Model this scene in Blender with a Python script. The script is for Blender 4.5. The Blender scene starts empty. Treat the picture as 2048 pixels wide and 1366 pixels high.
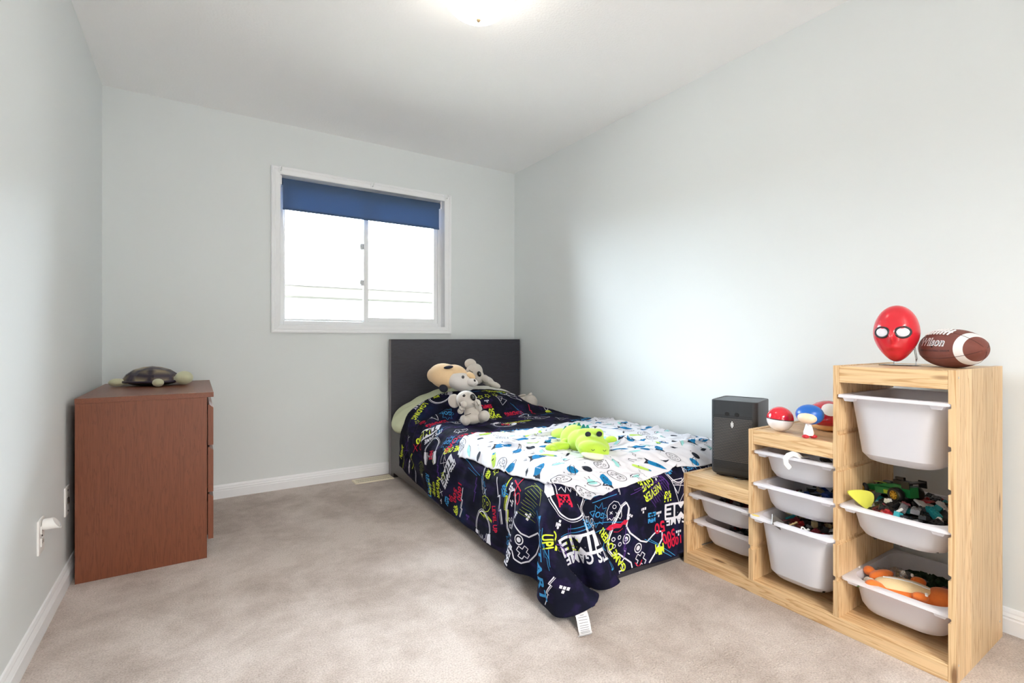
import bpy, bmesh, math, random
import numpy as np
from mathutils import Vector, Matrix
from mathutils.bvhtree import BVHTree
random.seed(4); np.random.seed(4)
sc = bpy.context.scene
COL = sc.collection
R = math.radians

# ------------------------------------------------------------------ camera
cam = bpy.data.cameras.new('camera'); camo = bpy.data.objects.new('camera', cam); COL.objects.link(camo)
cam.sensor_width = 36; cam.lens = 985.0/2048*36; cam.shift_y = -4.5/2048
cam.clip_start = .02; cam.clip_end = 200
camo.location = (0, 0, 1.0); camo.rotation_euler = (R(90), 0, R(-32.7))
sc.camera = camo
# ------------------------------------------------------------------ world: hazy bright daylight sky
w = bpy.data.worlds.new('world'); sc.world = w; w.use_nodes = True
nt = w.node_tree; nt.nodes.clear()
wo = nt.nodes.new('ShaderNodeOutputWorld'); bg = nt.nodes.new('ShaderNodeBackground')
bg.inputs[0].default_value = (.80, .90, 1.0, 1); bg.inputs[1].default_value = 41.0
nt.links.new(bg.outputs[0], wo.inputs[0])
# ------------------------------------------------------------------ sun, high and hazy, from behind the house (lights the neighbour's roof)
sun = bpy.data.lights.new('sun', 'SUN'); sun.energy = 3.0; sun.angle = R(6); sun.color = (1, .95, .88)
suno = bpy.data.objects.new('sun', sun); COL.objects.link(suno); suno.rotation_euler = (R(38), 0, R(-20)); suno.location = (0, 0, 12)
# window portal (emits nothing, only helps the sampling of the sky)
def area(name, loc, rot, sx, sy, energy, color, portal=False):
    l = bpy.data.lights.new(name, 'AREA'); l.shape = 'RECTANGLE'; l.size = sx; l.size_y = sy
    l.energy = energy; l.color = color
    if portal: l.cycles.is_portal = True
    o = bpy.data.objects.new(name, l); COL.objects.link(o); o.location = loc; o.rotation_euler = rot
    return o
area('window_portal', (1.07, 3.74, 1.6), (R(-90), 0, 0), 1.18, .98, 1, (1, 1, 1), True)
# fill light added out of view behind the camera, shining in through the doorway
area('hall_fill', (.55, -1.75, 2.38), (0, 0, 0), .9, .9, 135, (1.0, .95, .89))
LAMP = 10.5       # strength of the glass dome of the bedroom lamp
# ------------------------------------------------------------------ exposure
sc.view_settings.view_transform = 'Standard'; sc.view_settings.look = 'None'
sc.view_settings.exposure = 0.33; sc.view_settings.gamma = 1.0
sc.view_settings.use_curve_mapping = False
try:
    sc.cycles.max_bounces = 14; sc.cycles.diffuse_bounces = 9; sc.cycles.transparent_max_bounces = 12
    sc.cycles.sample_clamp_indirect = 6; sc.cycles.use_denoising = True
    sc.cycles.caustics_reflective = False; sc.cycles.caustics_refractive = False
except Exception: pass

# ================================================================== helpers: materials
def srgb(r, g, b):
    f = lambda c: (c/255/12.92) if c/255 <= .04045 else ((c/255+.055)/1.055)**2.4
    return (f(r), f(g), f(b), 1)
def newmat(name):
    m = bpy.data.materials.new(name); m.use_nodes = True
    return m, m.node_tree, m.node_tree.nodes['Principled BSDF']
def N(nt, typ, **kw):
    n = nt.nodes.new(typ)
    for k, v in kw.items():
        if k.startswith('i_'): n.inputs[int(k[2:])].default_value = v
        else: setattr(n, k, v)
    return n
def mat(name, col, rough=.6, var=.06, scale=8, bump=0, bscale=200, metal=0, spec=.5, coat=0, sheen=0):
    """plain surface with a little procedural variation of colour and relief"""
    m, nt, b = newmat(name)
    tc = N(nt, 'ShaderNodeTexCoord'); no = N(nt, 'ShaderNodeTexNoise'); no.inputs['Scale'].default_value = scale
    no.inputs['Detail'].default_value = 4
    nt.links.new(tc.outputs['Object'], no.inputs['Vector'])
    mx = N(nt, 'ShaderNodeMix', data_type='RGBA')
    mx.inputs[6].default_value = (col[0]*(1-var), col[1]*(1-var), col[2]*(1-var), 1)
    mx.inputs[7].default_value = (min(1, col[0]*(1+var)), min(1, col[1]*(1+var)), min(1, col[2]*(1+var)), 1)
    nt.links.new(no.outputs['Fac'], mx.inputs[0]); nt.links.new(mx.outputs[2], b.inputs['Base Color'])
    b.inputs['Roughness'].default_value = rough; b.inputs['Metallic'].default_value = metal
    b.inputs['Specular IOR Level'].default_value = spec
    b.inputs['Coat Weight'].default_value = coat
    b.inputs['Sheen Weight'].default_value = sheen
    if bump:
        n2 = N(nt, 'ShaderNodeTexNoise'); n2.inputs['Scale'].default_value = bscale; n2.inputs['Detail'].default_value = 3
        nt.links.new(tc.outputs['Object'], n2.inputs['Vector'])
        bp = N(nt, 'ShaderNodeBump'); bp.inputs['Strength'].default_value = bump; bp.inputs['Distance'].default_value = .002
        nt.links.new(n2.outputs['Fac'], bp.inputs['Height']); nt.links.new(bp.outputs[0], b.inputs['Normal'])
    return m
def ramp(nt, stops):
    r = N(nt, 'ShaderNodeValToRGB'); el = r.color_ramp.elements
    while len(el) > 1: el.remove(el[-1])
    el[0].position = stops[0][0]; el[0].color = stops[0][1]
    for p, c in stops[1:]:
        e = el.new(p); e.color = c
    return r

def wood(name, base, dark, axis, lam_axis=None, lam=.05, rough=.42, knots=True, freq=1.0):
    """grain runs along 'axis'; glued strips step along lam_axis"""
    m, nt, b = newmat(name)
    geo = N(nt, 'ShaderNodeNewGeometry')
    sx = N(nt, 'ShaderNodeSeparateXYZ'); nt.links.new(geo.outputs['Position'], sx.inputs[0])
    off = N(nt, 'ShaderNodeVectorMath', operation='ADD')
    nt.links.new(geo.outputs['Position'], off.inputs[0])
    lamrand = None
    if lam_axis is not None:
        d = N(nt, 'ShaderNodeMath', operation='DIVIDE'); nt.links.new(sx.outputs[lam_axis], d.inputs[0]); d.inputs[1].default_value = lam
        fl = N(nt, 'ShaderNodeMath', operation='FLOOR'); nt.links.new(d.outputs[0], fl.inputs[0])
        wn = N(nt, 'ShaderNodeTexWhiteNoise', noise_dimensions='1D'); nt.links.new(fl.outputs[0], wn.inputs['W'])
        nt.links.new(wn.outputs['Color'], off.inputs[1]); lamrand = wn
    mp = N(nt, 'ShaderNodeMapping'); s = [26*freq]*3; s[axis] = 1.3*freq; mp.inputs['Scale'].default_value = s
    nt.links.new(off.outputs[0], mp.inputs['Vector'])
    n1 = N(nt, 'ShaderNodeTexNoise'); n1.inputs['Scale'].default_value = 1.0; n1.inputs['Detail'].default_value = 5; n1.inputs['Distortion'].default_value = .6
    nt.links.new(mp.outputs[0], n1.inputs['Vector'])
    mul = N(nt, 'ShaderNodeMath', operation='MULTIPLY', i_1=9.0); nt.links.new(n1.outputs['Fac'], mul.inputs[0])
    fr = N(nt, 'ShaderNodeMath', operation='FRACT'); nt.links.new(mul.outputs[0], fr.inputs[0])
    rp = ramp(nt, [(0, base), (.55, base), (.9, dark), (1, base)])
    nt.links.new(fr.outputs[0], rp.inputs[0])
    mp2 = N(nt, 'ShaderNodeMapping'); s2 = [160*freq]*3; s2[axis] = 4*freq; mp2.inputs['Scale'].default_value = s2
    nt.links.new(off.outputs[0], mp2.inputs['Vector'])
    n2 = N(nt, 'ShaderNodeTexNoise'); n2.inputs['Scale'].default_value = 1.0; nt.links.new(mp2.outputs[0], n2.inputs['Vector'])
    mx = N(nt, 'ShaderNodeMix', data_type='RGBA', blend_type='MULTIPLY'); mx.inputs[0].default_value = .35
    nt.links.new(rp.outputs[0], mx.inputs[6])
    g2 = ramp(nt, [(.3, (.6, .55, .5, 1)), (.6, (1, 1, 1, 1))]); nt.links.new(n2.outputs['Fac'], g2.inputs[0]); nt.links.new(g2.outputs[0], mx.inputs[7])
    out = mx.outputs[2]
    if lamrand is not None:
        mr = N(nt, 'ShaderNodeMapRange'); mr.inputs[3].default_value = .82; mr.inputs[4].default_value = 1.06
        nt.links.new(lamrand.outputs['Value'], mr.inputs[0])
        m3 = N(nt, 'ShaderNodeVectorMath', operation='SCALE'); nt.links.new(out, m3.inputs[0]); nt.links.new(mr.outputs[0], m3.inputs[3]); out = m3.outputs[0]
    if knots:
        mp3 = N(nt, 'ShaderNodeMapping'); s3 = [11]*3; s3[axis] = 3.2; mp3.inputs['Scale'].default_value = s3; mp3.inputs['Location'].default_value = (.37, .71, .13)
        nt.links.new(geo.outputs['Position'], mp3.inputs['Vector'])
        v = N(nt, 'ShaderNodeTexVoronoi'); v.inputs['Scale'].default_value = 1.0; nt.links.new(mp3.outputs[0], v.inputs['Vector'])
        kr = ramp(nt, [(0, (1, 1, 1, 1)), (.07, (.8, .8, .8, 1)), (.13, (0, 0, 0, 1))]); nt.links.new(v.outputs['Distance'], kr.inputs[0])
        m4 = N(nt, 'ShaderNodeMix', data_type='RGBA'); nt.links.new(kr.outputs[0], m4.inputs[0]); nt.links.new(out, m4.inputs[6])
        m4.inputs[7].default_value = (dark[0]*.35, dark[1]*.28, dark[2]*.25, 1); out = m4.outputs[2]
    nt.links.new(out, b.inputs['Base Color']); b.inputs['Roughness'].default_value = rough
    b.inputs['Specular IOR Level'].default_value = .4
    return m

def wallmat(name, c):
    m, nt, b = newmat(name)
    tc = N(nt, 'ShaderNodeTexCoord')
    n = N(nt, 'ShaderNodeTexNoise'); n.inputs['Scale'].default_value = 180; n.inputs['Detail'].default_value = 4
    nt.links.new(tc.outputs['Object'], n.inputs['Vector'])
    n3 = N(nt, 'ShaderNodeTexNoise'); n3.inputs['Scale'].default_value = 1.3; nt.links.new(tc.outputs['Object'], n3.inputs['Vector'])
    mx = N(nt, 'ShaderNodeMix', data_type='RGBA'); mx.inputs[6].default_value = (c[0]*.985, c[1]*.985, c[2]*.985, 1); mx.inputs[7].default_value = (c[0]*1.015, c[1]*1.015, c[2]*1.015, 1)
    nt.links.new(n3.outputs['Fac'], mx.inputs[0]); nt.links.new(mx.outputs[2], b.inputs['Base Color'])
    bp = N(nt, 'ShaderNodeBump'); bp.inputs['Strength'].default_value = .12; bp.inputs['Distance'].default_value = .001
    nt.links.new(n.outputs['Fac'], bp.inputs['Height']); nt.links.new(bp.outputs[0], b.inputs['Normal'])
    b.inputs['Roughness'].default_value = .6; b.inputs['Specular IOR Level'].default_value = .32
    return m
M = {}
M['wall'] = wallmat('wall_paint', srgb(228, 232, 233))
M['trim'] = mat('white_trim_paint', srgb(243, 244, 247), .35, .01)
def ceilmat():
    m, nt, b = newmat('ceiling_stipple'); tc = N(nt, 'ShaderNodeTexCoord')
    v = N(nt, 'ShaderNodeTexNoise'); v.inputs['Scale'].default_value = 90; v.inputs['Detail'].default_value = 6
    nt.links.new(tc.outputs['Object'], v.inputs['Vector'])
    bp = N(nt, 'ShaderNodeBump'); bp.inputs['Strength'].default_value = .45; bp.inputs['Distance'].default_value = .004
    nt.links.new(v.outputs['Fac'], bp.inputs['Height']); nt.links.new(bp.outputs[0], b.inputs['Normal'])
    b.inputs['Base Color'].default_value = srgb(249, 249, 250); b.inputs['Roughness'].default_value = .9
    return m
M['ceil'] = ceilmat()
def carpetmat():
    m, nt, b = newmat('carpet_pile'); tc = N(nt, 'ShaderNodeTexCoord')
    n1 = N(nt, 'ShaderNodeTexNoise'); n1.inputs['Scale'].default_value = 3.2; n1.inputs['Detail'].default_value = 8; n1.inputs['Roughness'].default_value = .68; n1.inputs['Distortion'].default_value = .15
    n2 = N(nt, 'ShaderNodeTexNoise'); n2.inputs['Scale'].default_value = 190; n2.inputs['Detail'].default_value = 5
    for n in (n1, n2): nt.links.new(tc.outputs['Object'], n.inputs['Vector'])
    r1 = ramp(nt, [(.38, srgb(180, 166, 157)), (.5, srgb(200, 187, 179)), (.60, srgb(214, 202, 195))]); nt.links.new(n1.outputs['Fac'], r1.inputs[0])
    r2 = ramp(nt, [(.28, (.60, .58, .56, 1)), (.62, (1, 1, 1, 1))]); nt.links.new(n2.outputs['Fac'], r2.inputs[0])
    mx = N(nt, 'ShaderNodeMix', data_type='RGBA', blend_type='MULTIPLY'); mx.inputs[0].default_value = .8
    nt.links.new(r1.outputs[0], mx.inputs[6]); nt.links.new(r2.outputs[0], mx.inputs[7]); nt.links.new(mx.outputs[2], b.inputs['Base Color'])
    ad = N(nt, 'ShaderNodeMath', operation='MULTIPLY_ADD', i_1=2.5); nt.links.new(n1.outputs['Fac'], ad.inputs[0]); nt.links.new(n2.outputs['Fac'], ad.inputs[2])
    bp = N(nt, 'ShaderNodeBump'); bp.inputs['Strength'].default_value = .8; bp.inputs['Distance'].default_value = .006
    nt.links.new(ad.outputs[0], bp.inputs['Height']); nt.links.new(bp.outputs[0], b.inputs['Normal'])
    b.inputs['Roughness'].default_value = .95; b.inputs['Specular IOR Level'].default_value = .1; b.inputs['Sheen Weight'].default_value = .15
    return m
M['carpet'] = carpetmat()
PB, PD = srgb(221, 189, 146), srgb(192, 150, 104)
M['pine_v'] = wood('pine_panel', PB, PD, 2, 0, .052)
M['pine_y'] = wood('pine_board', PB, PD, 1, 0, .058)
M['pine_f'] = wood('pine_rail', PB, PD, 1, None, knots=True)
RB, RD = srgb(124, 71, 49), srgb(108, 60, 42)
M['red_v'] = wood('redbrown_veneer', RB, RD, 2, None, knots=False, freq=2.2, rough=.38)
M['red_h'] = wood('redbrown_veneer_flat', RB, RD, 1, None, knots=False, freq=2.2, rough=.36)
M['black'] = wood('blackbrown_veneer', srgb(58, 57, 66), srgb(48, 46, 54), 0, None, knots=False, freq=2.5, rough=.38)
M['pvc'] = mat('white_vinyl', srgb(244, 245, 247), .3, .01)

# ================================================================== helpers: meshes
class MB:
    def __init__(s): s.v = []; s.f = []; s.m = []
    def add(s, vs, fs, mi=0):
        o = len(s.v); s.v += [tuple(p) for p in vs]; s.f += [tuple(i+o for i in f) for f in fs]; s.m += [mi]*len(fs); return s
    def box(s, a, b, mi=0, bev=0, rot=None, c=None):
        """axis box from corner a to corner b, small chamfer"""
        bm = bmesh.new(); bmesh.ops.create_cube(bm, size=1)
        sx, sy, sz = (b[i]-a[i] for i in range(3)); cx, cy, cz = ((b[i]+a[i])/2 for i in range(3))
        for v in bm.verts: v.co = Vector((v.co.x*sx, v.co.y*sy, v.co.z*sz))
        if bev: bmesh.ops.bevel(bm, geom=bm.edges[:], offset=bev, segments=2, affect='EDGES', profile=.6)
        T = Matrix.Translation((cx, cy, cz))
        if rot is not None: T = T @ rot.to_4x4()
        return s.bm(bm, mi, T)
    def bm(s, bm, mi=0, T=None):
        if T is not None: bm.transform(T)
        bm.verts.index_update()
        s.add([v.co[:] for v in bm.verts], [[v.index for v in f.verts] for f in bm.faces], mi); bm.free(); return s
    def ell(s, c, r, rot=None, mi=0, seg=24, rings=14):
        bm = bmesh.new(); bmesh.ops.create_uvsphere(bm, u_segments=seg, v_segments=rings, radius=1)
        T = Matrix.Translation(c) @ (rot.to_4x4() if rot is not None else Matrix()) @ Matrix.Diagonal((r[0], r[1], r[2], 1))
        return s.bm(bm, mi, T)
    def lathe(s, prof, T=None, n=32, mi=0, cap=True):
        vs = []; fs = []
        for (r, z) in prof:
            for k in range(n):
                a = 2*math.pi*k/n; vs.append(Vector((r*math.cos(a), r*math.sin(a), z)))
        for i in range(len(prof)-1):
            for k in range(n):
                fs.append((i*n+k, i*n+(k+1) % n, (i+1)*n+(k+1) % n, (i+1)*n+k))
        if cap:
            if prof[0][0] > 1e-5: fs.append(tuple(reversed(range(n))))
            if prof[-1][0] > 1e-5: fs.append(tuple((len(prof)-1)*n+k for k in range(n)))
        if T is not None: vs = [T @ v for v in vs]
        return s.add(vs, fs, mi)
    def tube(s, pts, r, n=10, mi=0):
        pts = [Vector(p) for p in pts]; rr = r if isinstance(r, (list, tuple)) else [r]*len(pts)
        up = Vector((0, 0, 1)); vs = []; fs = []
        for i, p in enumerate(pts):
            t = (pts[min(i+1, len(pts)-1)]-pts[max(i-1, 0)]).normalized()
            a = t.cross(up)
            if a.length < .1: a = t.cross(Vector((1, 0, 0)))
            a.normalize(); b2 = t.cross(a)
            for k in range(n):
                q = 2*math.pi*k/n; vs.append(p+a*math.cos(q)*rr[i]+b2*math.sin(q)*rr[i])
        for i in range(len(pts)-1):
            for k in range(n): fs.append((i*n+k, i*n+(k+1) % n, (i+1)*n+(k+1) % n, (i+1)*n+k))
        fs.append(tuple(reversed(range(n)))); fs.append(tuple((len(pts)-1)*n+k for k in range(n)))
        return s.add(vs, fs, mi)
    def loft(s, loops, mi=0, cap0=True, cap1=True):
        n = len(loops[0]); vs = [p for l in loops for p in l]; fs = []
        for i in range(len(loops)-1):
            for k in range(n): fs.append((i*n+k, i*n+(k+1) % n, (i+1)*n+(k+1) % n, (i+1)*n+k))
        if cap0: fs.append(tuple(reversed(range(n))))
        if cap1: fs.append(tuple((len(loops)-1)*n+k for k in range(n)))
        return s.add(vs, fs, mi)
    def prism(s, poly, axis, a, b, mi=0):
        """poly of 2d points in the two remaining axes, extruded along axis from a to b"""
        def P(p, t):
            q = list(p); q.insert(axis, t); return tuple(q)
        return s.loft([[P(p, a) for p in poly], [P(p, b) for p in poly]], mi)
    def xf(s, T):
        s.v = [tuple(T @ Vector(p)) for p in s.v]; return s

def empty(name, loc, label=None, cat=None, group=None, kind=None):
    o = bpy.data.objects.new(name, None); COL.objects.link(o); o.location = loc; o.empty_display_size = .05
    for k, v in (('label', label), ('category', cat), ('group', group), ('kind', kind)):
        if v: o[k] = v
    return o
def origin_of(o):
    v = Vector((0, 0, 0))
    while o is not None: v = v + Vector(o.location); o = o.parent
    return v
def build(name, mb, mats, parent=None, smooth=None, label=None, cat=None, group=None, kind=None, mods=None):
    """mesh object from world coordinates; top-level ones get their origin at their base"""
    if not isinstance(mats, (list, tuple)): mats = [mats]
    vs = mb.v
    if parent is not None: org = origin_of(parent)
    else:
        xs, ys, zs = zip(*vs); org = Vector(((min(xs)+max(xs))/2, (min(ys)+max(ys))/2, min(zs)))
    me = bpy.data.meshes.new(name)
    me.from_pydata([(p[0]-org.x, p[1]-org.y, p[2]-org.z) for p in vs], [], mb.f)
    for m_ in mats: me.materials.append(m_)
    if any(mb.m): me.polygons.foreach_set('material_index', mb.m)
    bm = bmesh.new(); bm.from_mesh(me); bmesh.ops.recalc_face_normals(bm, faces=bm.faces[:]); bm.to_mesh(me); bm.free()
    if smooth:
        me.polygons.foreach_set('use_smooth', [True]*len(me.polygons))
        if smooth < 179: me.set_sharp_from_angle(angle=R(smooth))
    o = bpy.data.objects.new(name, me); COL.objects.link(o)
    if parent is not None: o.parent = parent
    else: o.location = org
    for k, v in (('label', label), ('category', cat), ('group', group), ('kind', kind)):
        if v: o[k] = v
    if mods: mods(o)
    return o
def dup(o, loc, label=None, rot=None):
    def cp(x, par):
        c = x.copy(); COL.objects.link(c); c.parent = par
        for ch in list(x.children): cp(ch, c)
        return c
    c = cp(o, None); c.location = loc
    if rot is not None: c.rotation_euler = rot
    if label: c['label'] = label
    return c
def plushmod(vox=.004, it=6):
    def f(o):
        m = o.modifiers.new('remesh', 'REMESH'); m.mode = 'VOXEL'; m.voxel_size = vox; m.use_smooth_shade = True
        s = o.modifiers.new('smooth', 'SMOOTH'); s.iterations = it; s.factor = .5
    return f
def rrect(x0, y0, x1, y1, r, n=6):
    pts = []
    for cx, cy, a0 in ((x1-r, y1-r, 0), (x0+r, y1-r, 90), (x0+r, y0+r, 180), (x1-r, y0+r, 270)):
        for k in range(n+1):
            a = R(a0+90*k/n); pts.append((cx+r*math.cos(a), cy+r*math.sin(a)))
    return pts

# ================================================================== the room
XL, XR, YB, YF, H = -.446, 2.334, 3.60, -.75, 2.44
def struct(name, mb, m, **k): return build(name, mb, m, kind='structure', **k)
struct('floor', MB().box((XL-.1, YF-1.9, -.1), (XR+.1, YB+.1, 0)), M['carpet'])
struct('ceiling', MB().box((XL-.1, YF-1.9, H), (XR+.1, YB+.1, H+.1)), M['ceil'])
struct('wall_left', MB().box((XL-.1, YF-1.9, 0), (XL, YB+.1, H)), M['wall'])
struct('wall_right', MB().box((XR, YF-1.9, 0), (XR+.1, YB+.1, H)), M['wall'])
WX0, WX1, WZ0, WZ1 = .475, 1.668, 1.098, 2.100        # clear opening of the window
wb = MB()
wb.box((XL, YB, 0), (WX0-.012, YB+.14, H)); wb.box((WX1+.012, YB, 0), (XR, YB+.14, H))
wb.box((WX0-.012, YB, 0), (WX1+.012, YB+.14, WZ0-.012)); wb.box((WX0-.012, YB, WZ1+.012), (WX1+.012, YB+.14, H))
struct('wall_back', wb, M['wall'])
fb = MB(); DX0, DX1, DZ = .15, 1.25, 2.06              # unseen doorway behind the camera, added to let the fill light in
fb.box((XL, YF-.1, 0), (DX0, YF, H)); fb.box((DX1, YF-.1, 0), (XR, YF, H)); fb.box((DX0, YF-.1, DZ), (DX1, YF, H))
struct('wall_front', fb, M['wall'])
struct('wall_hall', MB().box((XL, YF-1.9, 0), (XR, YF-1.8, H)), M['wall'])
# baseboards: moulded profile (distance from wall, height)
BP = [(0, 0), (.014, 0), (.014, .048), (.0115, .052), (.0115, .056), (.0135, .058), (.0105, .064), (.0085, .068), (.009, .073), (.005, .083), (0, .085)]
def baseboard(name, a, b, side):
    if side == 'l': mb = MB().prism([(XL+d, z) for d, z in BP], 1, a, b)
    elif side == 'r': mb = MB().prism([(XR-d, z) for d, z in BP], 1, a, b)
    elif side == 'b': mb = MB().prism([(YB-d, z) for d, z in BP], 0, a, b)
    else: mb = MB().prism([(YF+d, z) for d, z in BP], 0, a, b)
    struct(name, mb, M['trim'])
baseboard('baseboard_left', YF, YB, 'l'); baseboard('baseboard_right', YF, YB, 'r')
baseboard('baseboard_back', XL+.014, XR-.014, 'b')
dt = MB()
for x0, x1 in ((DX0-.06, DX0), (DX1, DX1+.06)): dt.box((x0, YF, 0), (x1, YF+.014, DZ))
dt.box((DX0-.06, YF, DZ), (DX1+.06, YF+.014, DZ+.06)); struct('trim_1', dt, M['trim'])

# ------------------------------------------------------------------ window
win = empty('window_1', (1.07, YB, WZ0-.05), kind='structure')
ox0, ox1, oz0, oz1 = .418, 1.724, 1.044, 2.150
# moulded casing: four mitred lengths
def casing(p_out0, p_out1, p_in0, p_in1):
    """length of casing between outer edge and inner edge; stepped profile towards the room"""
    prof = [(0, 0), (0, .017), (.12, .019), (.3, .016), (.34, .013), (.42, .013), (.46, .015), (.9, .011), (1, .008), (1, 0)]
    loops = []
    for (po, pi) in ((p_out0, p_in0), (p_out1, p_in1)):
        loops.append([(po[0]+(pi[0]-po[0])*t, YB-d, po[1]+(pi[1]-po[1])*t) for t, d in prof])
    return MB().loft(loops)
O = [(ox0, oz0), (ox1, oz0), (ox1, oz1), (ox0, oz1)]; I = [(WX0, WZ0), (WX1, WZ0), (WX1, WZ1), (WX0, WZ1)]
for k in range(4): build('casing', casing(O[k], O[(k+1) % 4], I[k], I[(k+1) % 4]), M['trim'], win)
jd = .075
jb = MB()
jb.box((WX0-.012, YB-.004, WZ0-.012), (WX0, YB+.14, WZ1+.012)); jb.box((WX1, YB-.004, WZ0-.012), (WX1+.012, YB+.14, WZ1+.012))
jb.box((WX0, YB-.004, WZ0-.012), (WX1, YB+.14, WZ0)); jb.box((WX0, YB-.004, WZ1), (WX1, YB+.14, WZ1+.012))
build('jamb', jb, M['trim'], win)
def rectframe(x0, x1, z0, z1, y0, y1, wl, wr, wbm, wt):
    mb = MB()
    mb.box((x0, y0, z0), (x0+wl, y1, z1), bev=.003); mb.box((x1-wr, y0, z0), (x1, y1, z1), bev=.003)
    mb.box((x0+wl, y0, z0), (x1-wr, y1, z0+wbm), bev=.003); mb.box((x0+wl, y0, z1-wt), (x1-wr, y1, z1), bev=.003)
    return mb
build('vinyl_frame', rectframe(WX0, WX1, WZ0, WZ1, YB+jd-.015, YB+.13, .028, .028, .030, .03), M['pvc'], win)
s1 = build('sash', rectframe(WX0+.028, 1.085, WZ0+.03, WZ1-.03, YB+.100, YB+.122, .014, .030, .016, .02), M['pvc'], win)
s2 = build('sash', rectframe(1.050, WX1-.028, WZ0+.03, WZ1-.03, YB+.072, YB+.095, .034, .030, .034, .03), M['pvc'], win)
def glassmat():
    m = bpy.data.materials.new('window_glass'); m.use_nodes = True; nt = m.node_tree; nt.nodes.clear()
    o = N(nt, 'ShaderNodeOutputMaterial'); t = N(nt, 'ShaderNodeBsdfTransparent'); g = N(nt, 'ShaderNodeBsdfGlossy'); g.inputs['Roughness'].default_value = .02
    f = N(nt, 'ShaderNodeFresnel'); f.inputs[0].default_value = 1.45; mx = N(nt, 'ShaderNodeMixShader')
    nt.links.new(f.outputs[0], mx.inputs[0]); nt.links.new(t.outputs[0], mx.inputs[1]); nt.links.new(g.outputs[0], mx.inputs[2]); nt.links.new(mx.outputs[0], o.inputs[0])
    t.inputs[0].default_value = (.97, .985, .98, 1)
    return m
M['glass'] = glassmat()
build('pane', MB().box((WX0+.042, YB+.109, WZ0+.046), (1.055, YB+.113, WZ1-.05)), M['glass'], s1)
build('pane', MB().box((1.084, YB+.081, WZ0+.064), (WX1-.058, YB+.085, WZ1-.06)), M['glass'], s2)
for zz in (1.42, 1.69):                                  # two little latches on the meeting stile
    build('latch', MB().box((1.030, YB+.086, zz-.022), (1.050, YB+.100, zz+.022), bev=.003).box((1.024, YB+.078, zz-.008), (1.040, YB+.09, zz+.012), bev=.002), mat('latch_vinyl', srgb(205, 208, 212), .4), s1)

# ------------------------------------------------------------------ neighbour's house beyond the window
def shingles():
    m, nt, b = newmat('grey_shingles'); tc = N(nt, 'ShaderNodeTexCoord'); br = N(nt, 'ShaderNodeTexBrick')
    br.inputs['Color1'].default_value = (.034, .034, .034, 1); br.inputs['Color2'].default_value = (.029, .029, .029, 1); br.inputs['Mortar'].default_value = (.022, .022, .022, 1)
    br.inputs['Scale'].default_value = 5; br.inputs['Mortar Size'].default_value = .012; br.inputs['Row Height'].default_value = .12
    nt.links.new(tc.outputs['Object'], br.inputs['Vector']); nt.links.new(br.outputs[0], b.inputs['Base Color']); b.inputs['Roughness'].default_value = .9
    return m
hs = empty('neighbouring_house', (4.0, 11.5, -3.2), 'neighbouring house with shingled roof seen through the window', 'house')
build('wall', MB().box((-6, 9.0, -3.2), (14, 14, 1.70)), mat('pale_brick', (.16, .15, .14, 1), .8), hs)
build('eave', MB().box((-6.3, 8.55, 1.70), (14.3, 9.0, 1.87)), mat('brown_eave', (.034, .026, .019, 1), .7), hs)
build('gutter', MB().box((-6.3, 8.45, 1.86), (14.3, 8.58, 1.95)), mat('brown_gutter', (.028, .023, .019, 1), .6), hs)
rf = MB(); rf.add([(1.4, 8.5, 1.94), (14.3, 8.5, 1.94), (14.3, 12.5, 3.9), (4.3, 12.5, 3.9), (1.4, 8.5, 1.88), (14.3, 8.5, 1.88), (14.3, 12.5, 3.8), (4.3, 12.5, 3.8)],
                  [(0, 1, 2, 3), (4, 5, 6, 7), (0, 1, 5, 4), (1, 2, 6, 5), (2, 3, 7, 6), (3, 0, 4, 7)])
build('roof', rf, shingles(), hs)
struct('lawn_ground', MB().box((-30, YB+.2, -3.4), (40, 40, -3.2)), mat('lawn', srgb(110, 125, 85), .95))  # lawn outside, the ground around the neighbour's house

# ------------------------------------------------------------------ roller blind
def blindmat():
    m = bpy.data.materials.new('blue_blind_fabric'); m.use_nodes = True; nt = m.node_tree
    b = nt.nodes['Principled BSDF']; tc = N(nt, 'ShaderNodeTexCoord')
    n = N(nt, 'ShaderNodeTexNoise'); n.inputs['Scale'].default_value = 300; nt.links.new(tc.outputs['Object'], n.inputs['Vector'])
    c1, c2 = srgb(66, 86, 118), srgb(76, 98, 130)
    mx = N(nt, 'ShaderNodeMix', data_type='RGBA'); mx.inputs[6].default_value = c1; mx.inputs[7].default_value = c2
    nt.links.new(n.outputs['Fac'], mx.inputs[0]); nt.links.new(mx.outputs[2], b.inputs['Base Color']); b.inputs['Roughness'].default_value = .75
    t = N(nt, 'ShaderNodeBsdfTranslucent'); t.inputs[0].default_value = srgb(112, 146, 186)
    ms = N(nt, 'ShaderNodeMixShader'); ms.inputs[0].default_value = .22
    out = nt.nodes['Material Output']; nt.links.new(b.outputs[0], ms.inputs[1]); nt.links.new(t.outputs[0], ms.inputs[2]); nt.links.new(ms.outputs[0], out.inputs[0])
    return m
M['blind'] = blindmat()
bl = empty('roller_blind', (1.06, YB+.015, 1.87), 'dark blue roller blind rolled half way up at the top of the window', 'blind')
TX = Matrix.Translation((.487, YB+.022, 2.062)) @ Matrix.Rotation(R(90), 4, 'Y')
build('roll', MB().lathe([(.0, 0), (.023, 0), (.023, 1.150), (.0, 1.150)], TX, 28), M['blind'], bl, smooth=50)
build('fabric', MB().box((.490, YB-.002, 1.872), (1.622, YB-.0005, 2.066)), M['blind'], bl)
build('bottom_bar', MB().box((.489, YB-.0045, 1.868), (1.623, YB+.002, 1.882), bev=.002), M['blind'], bl)
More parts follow.
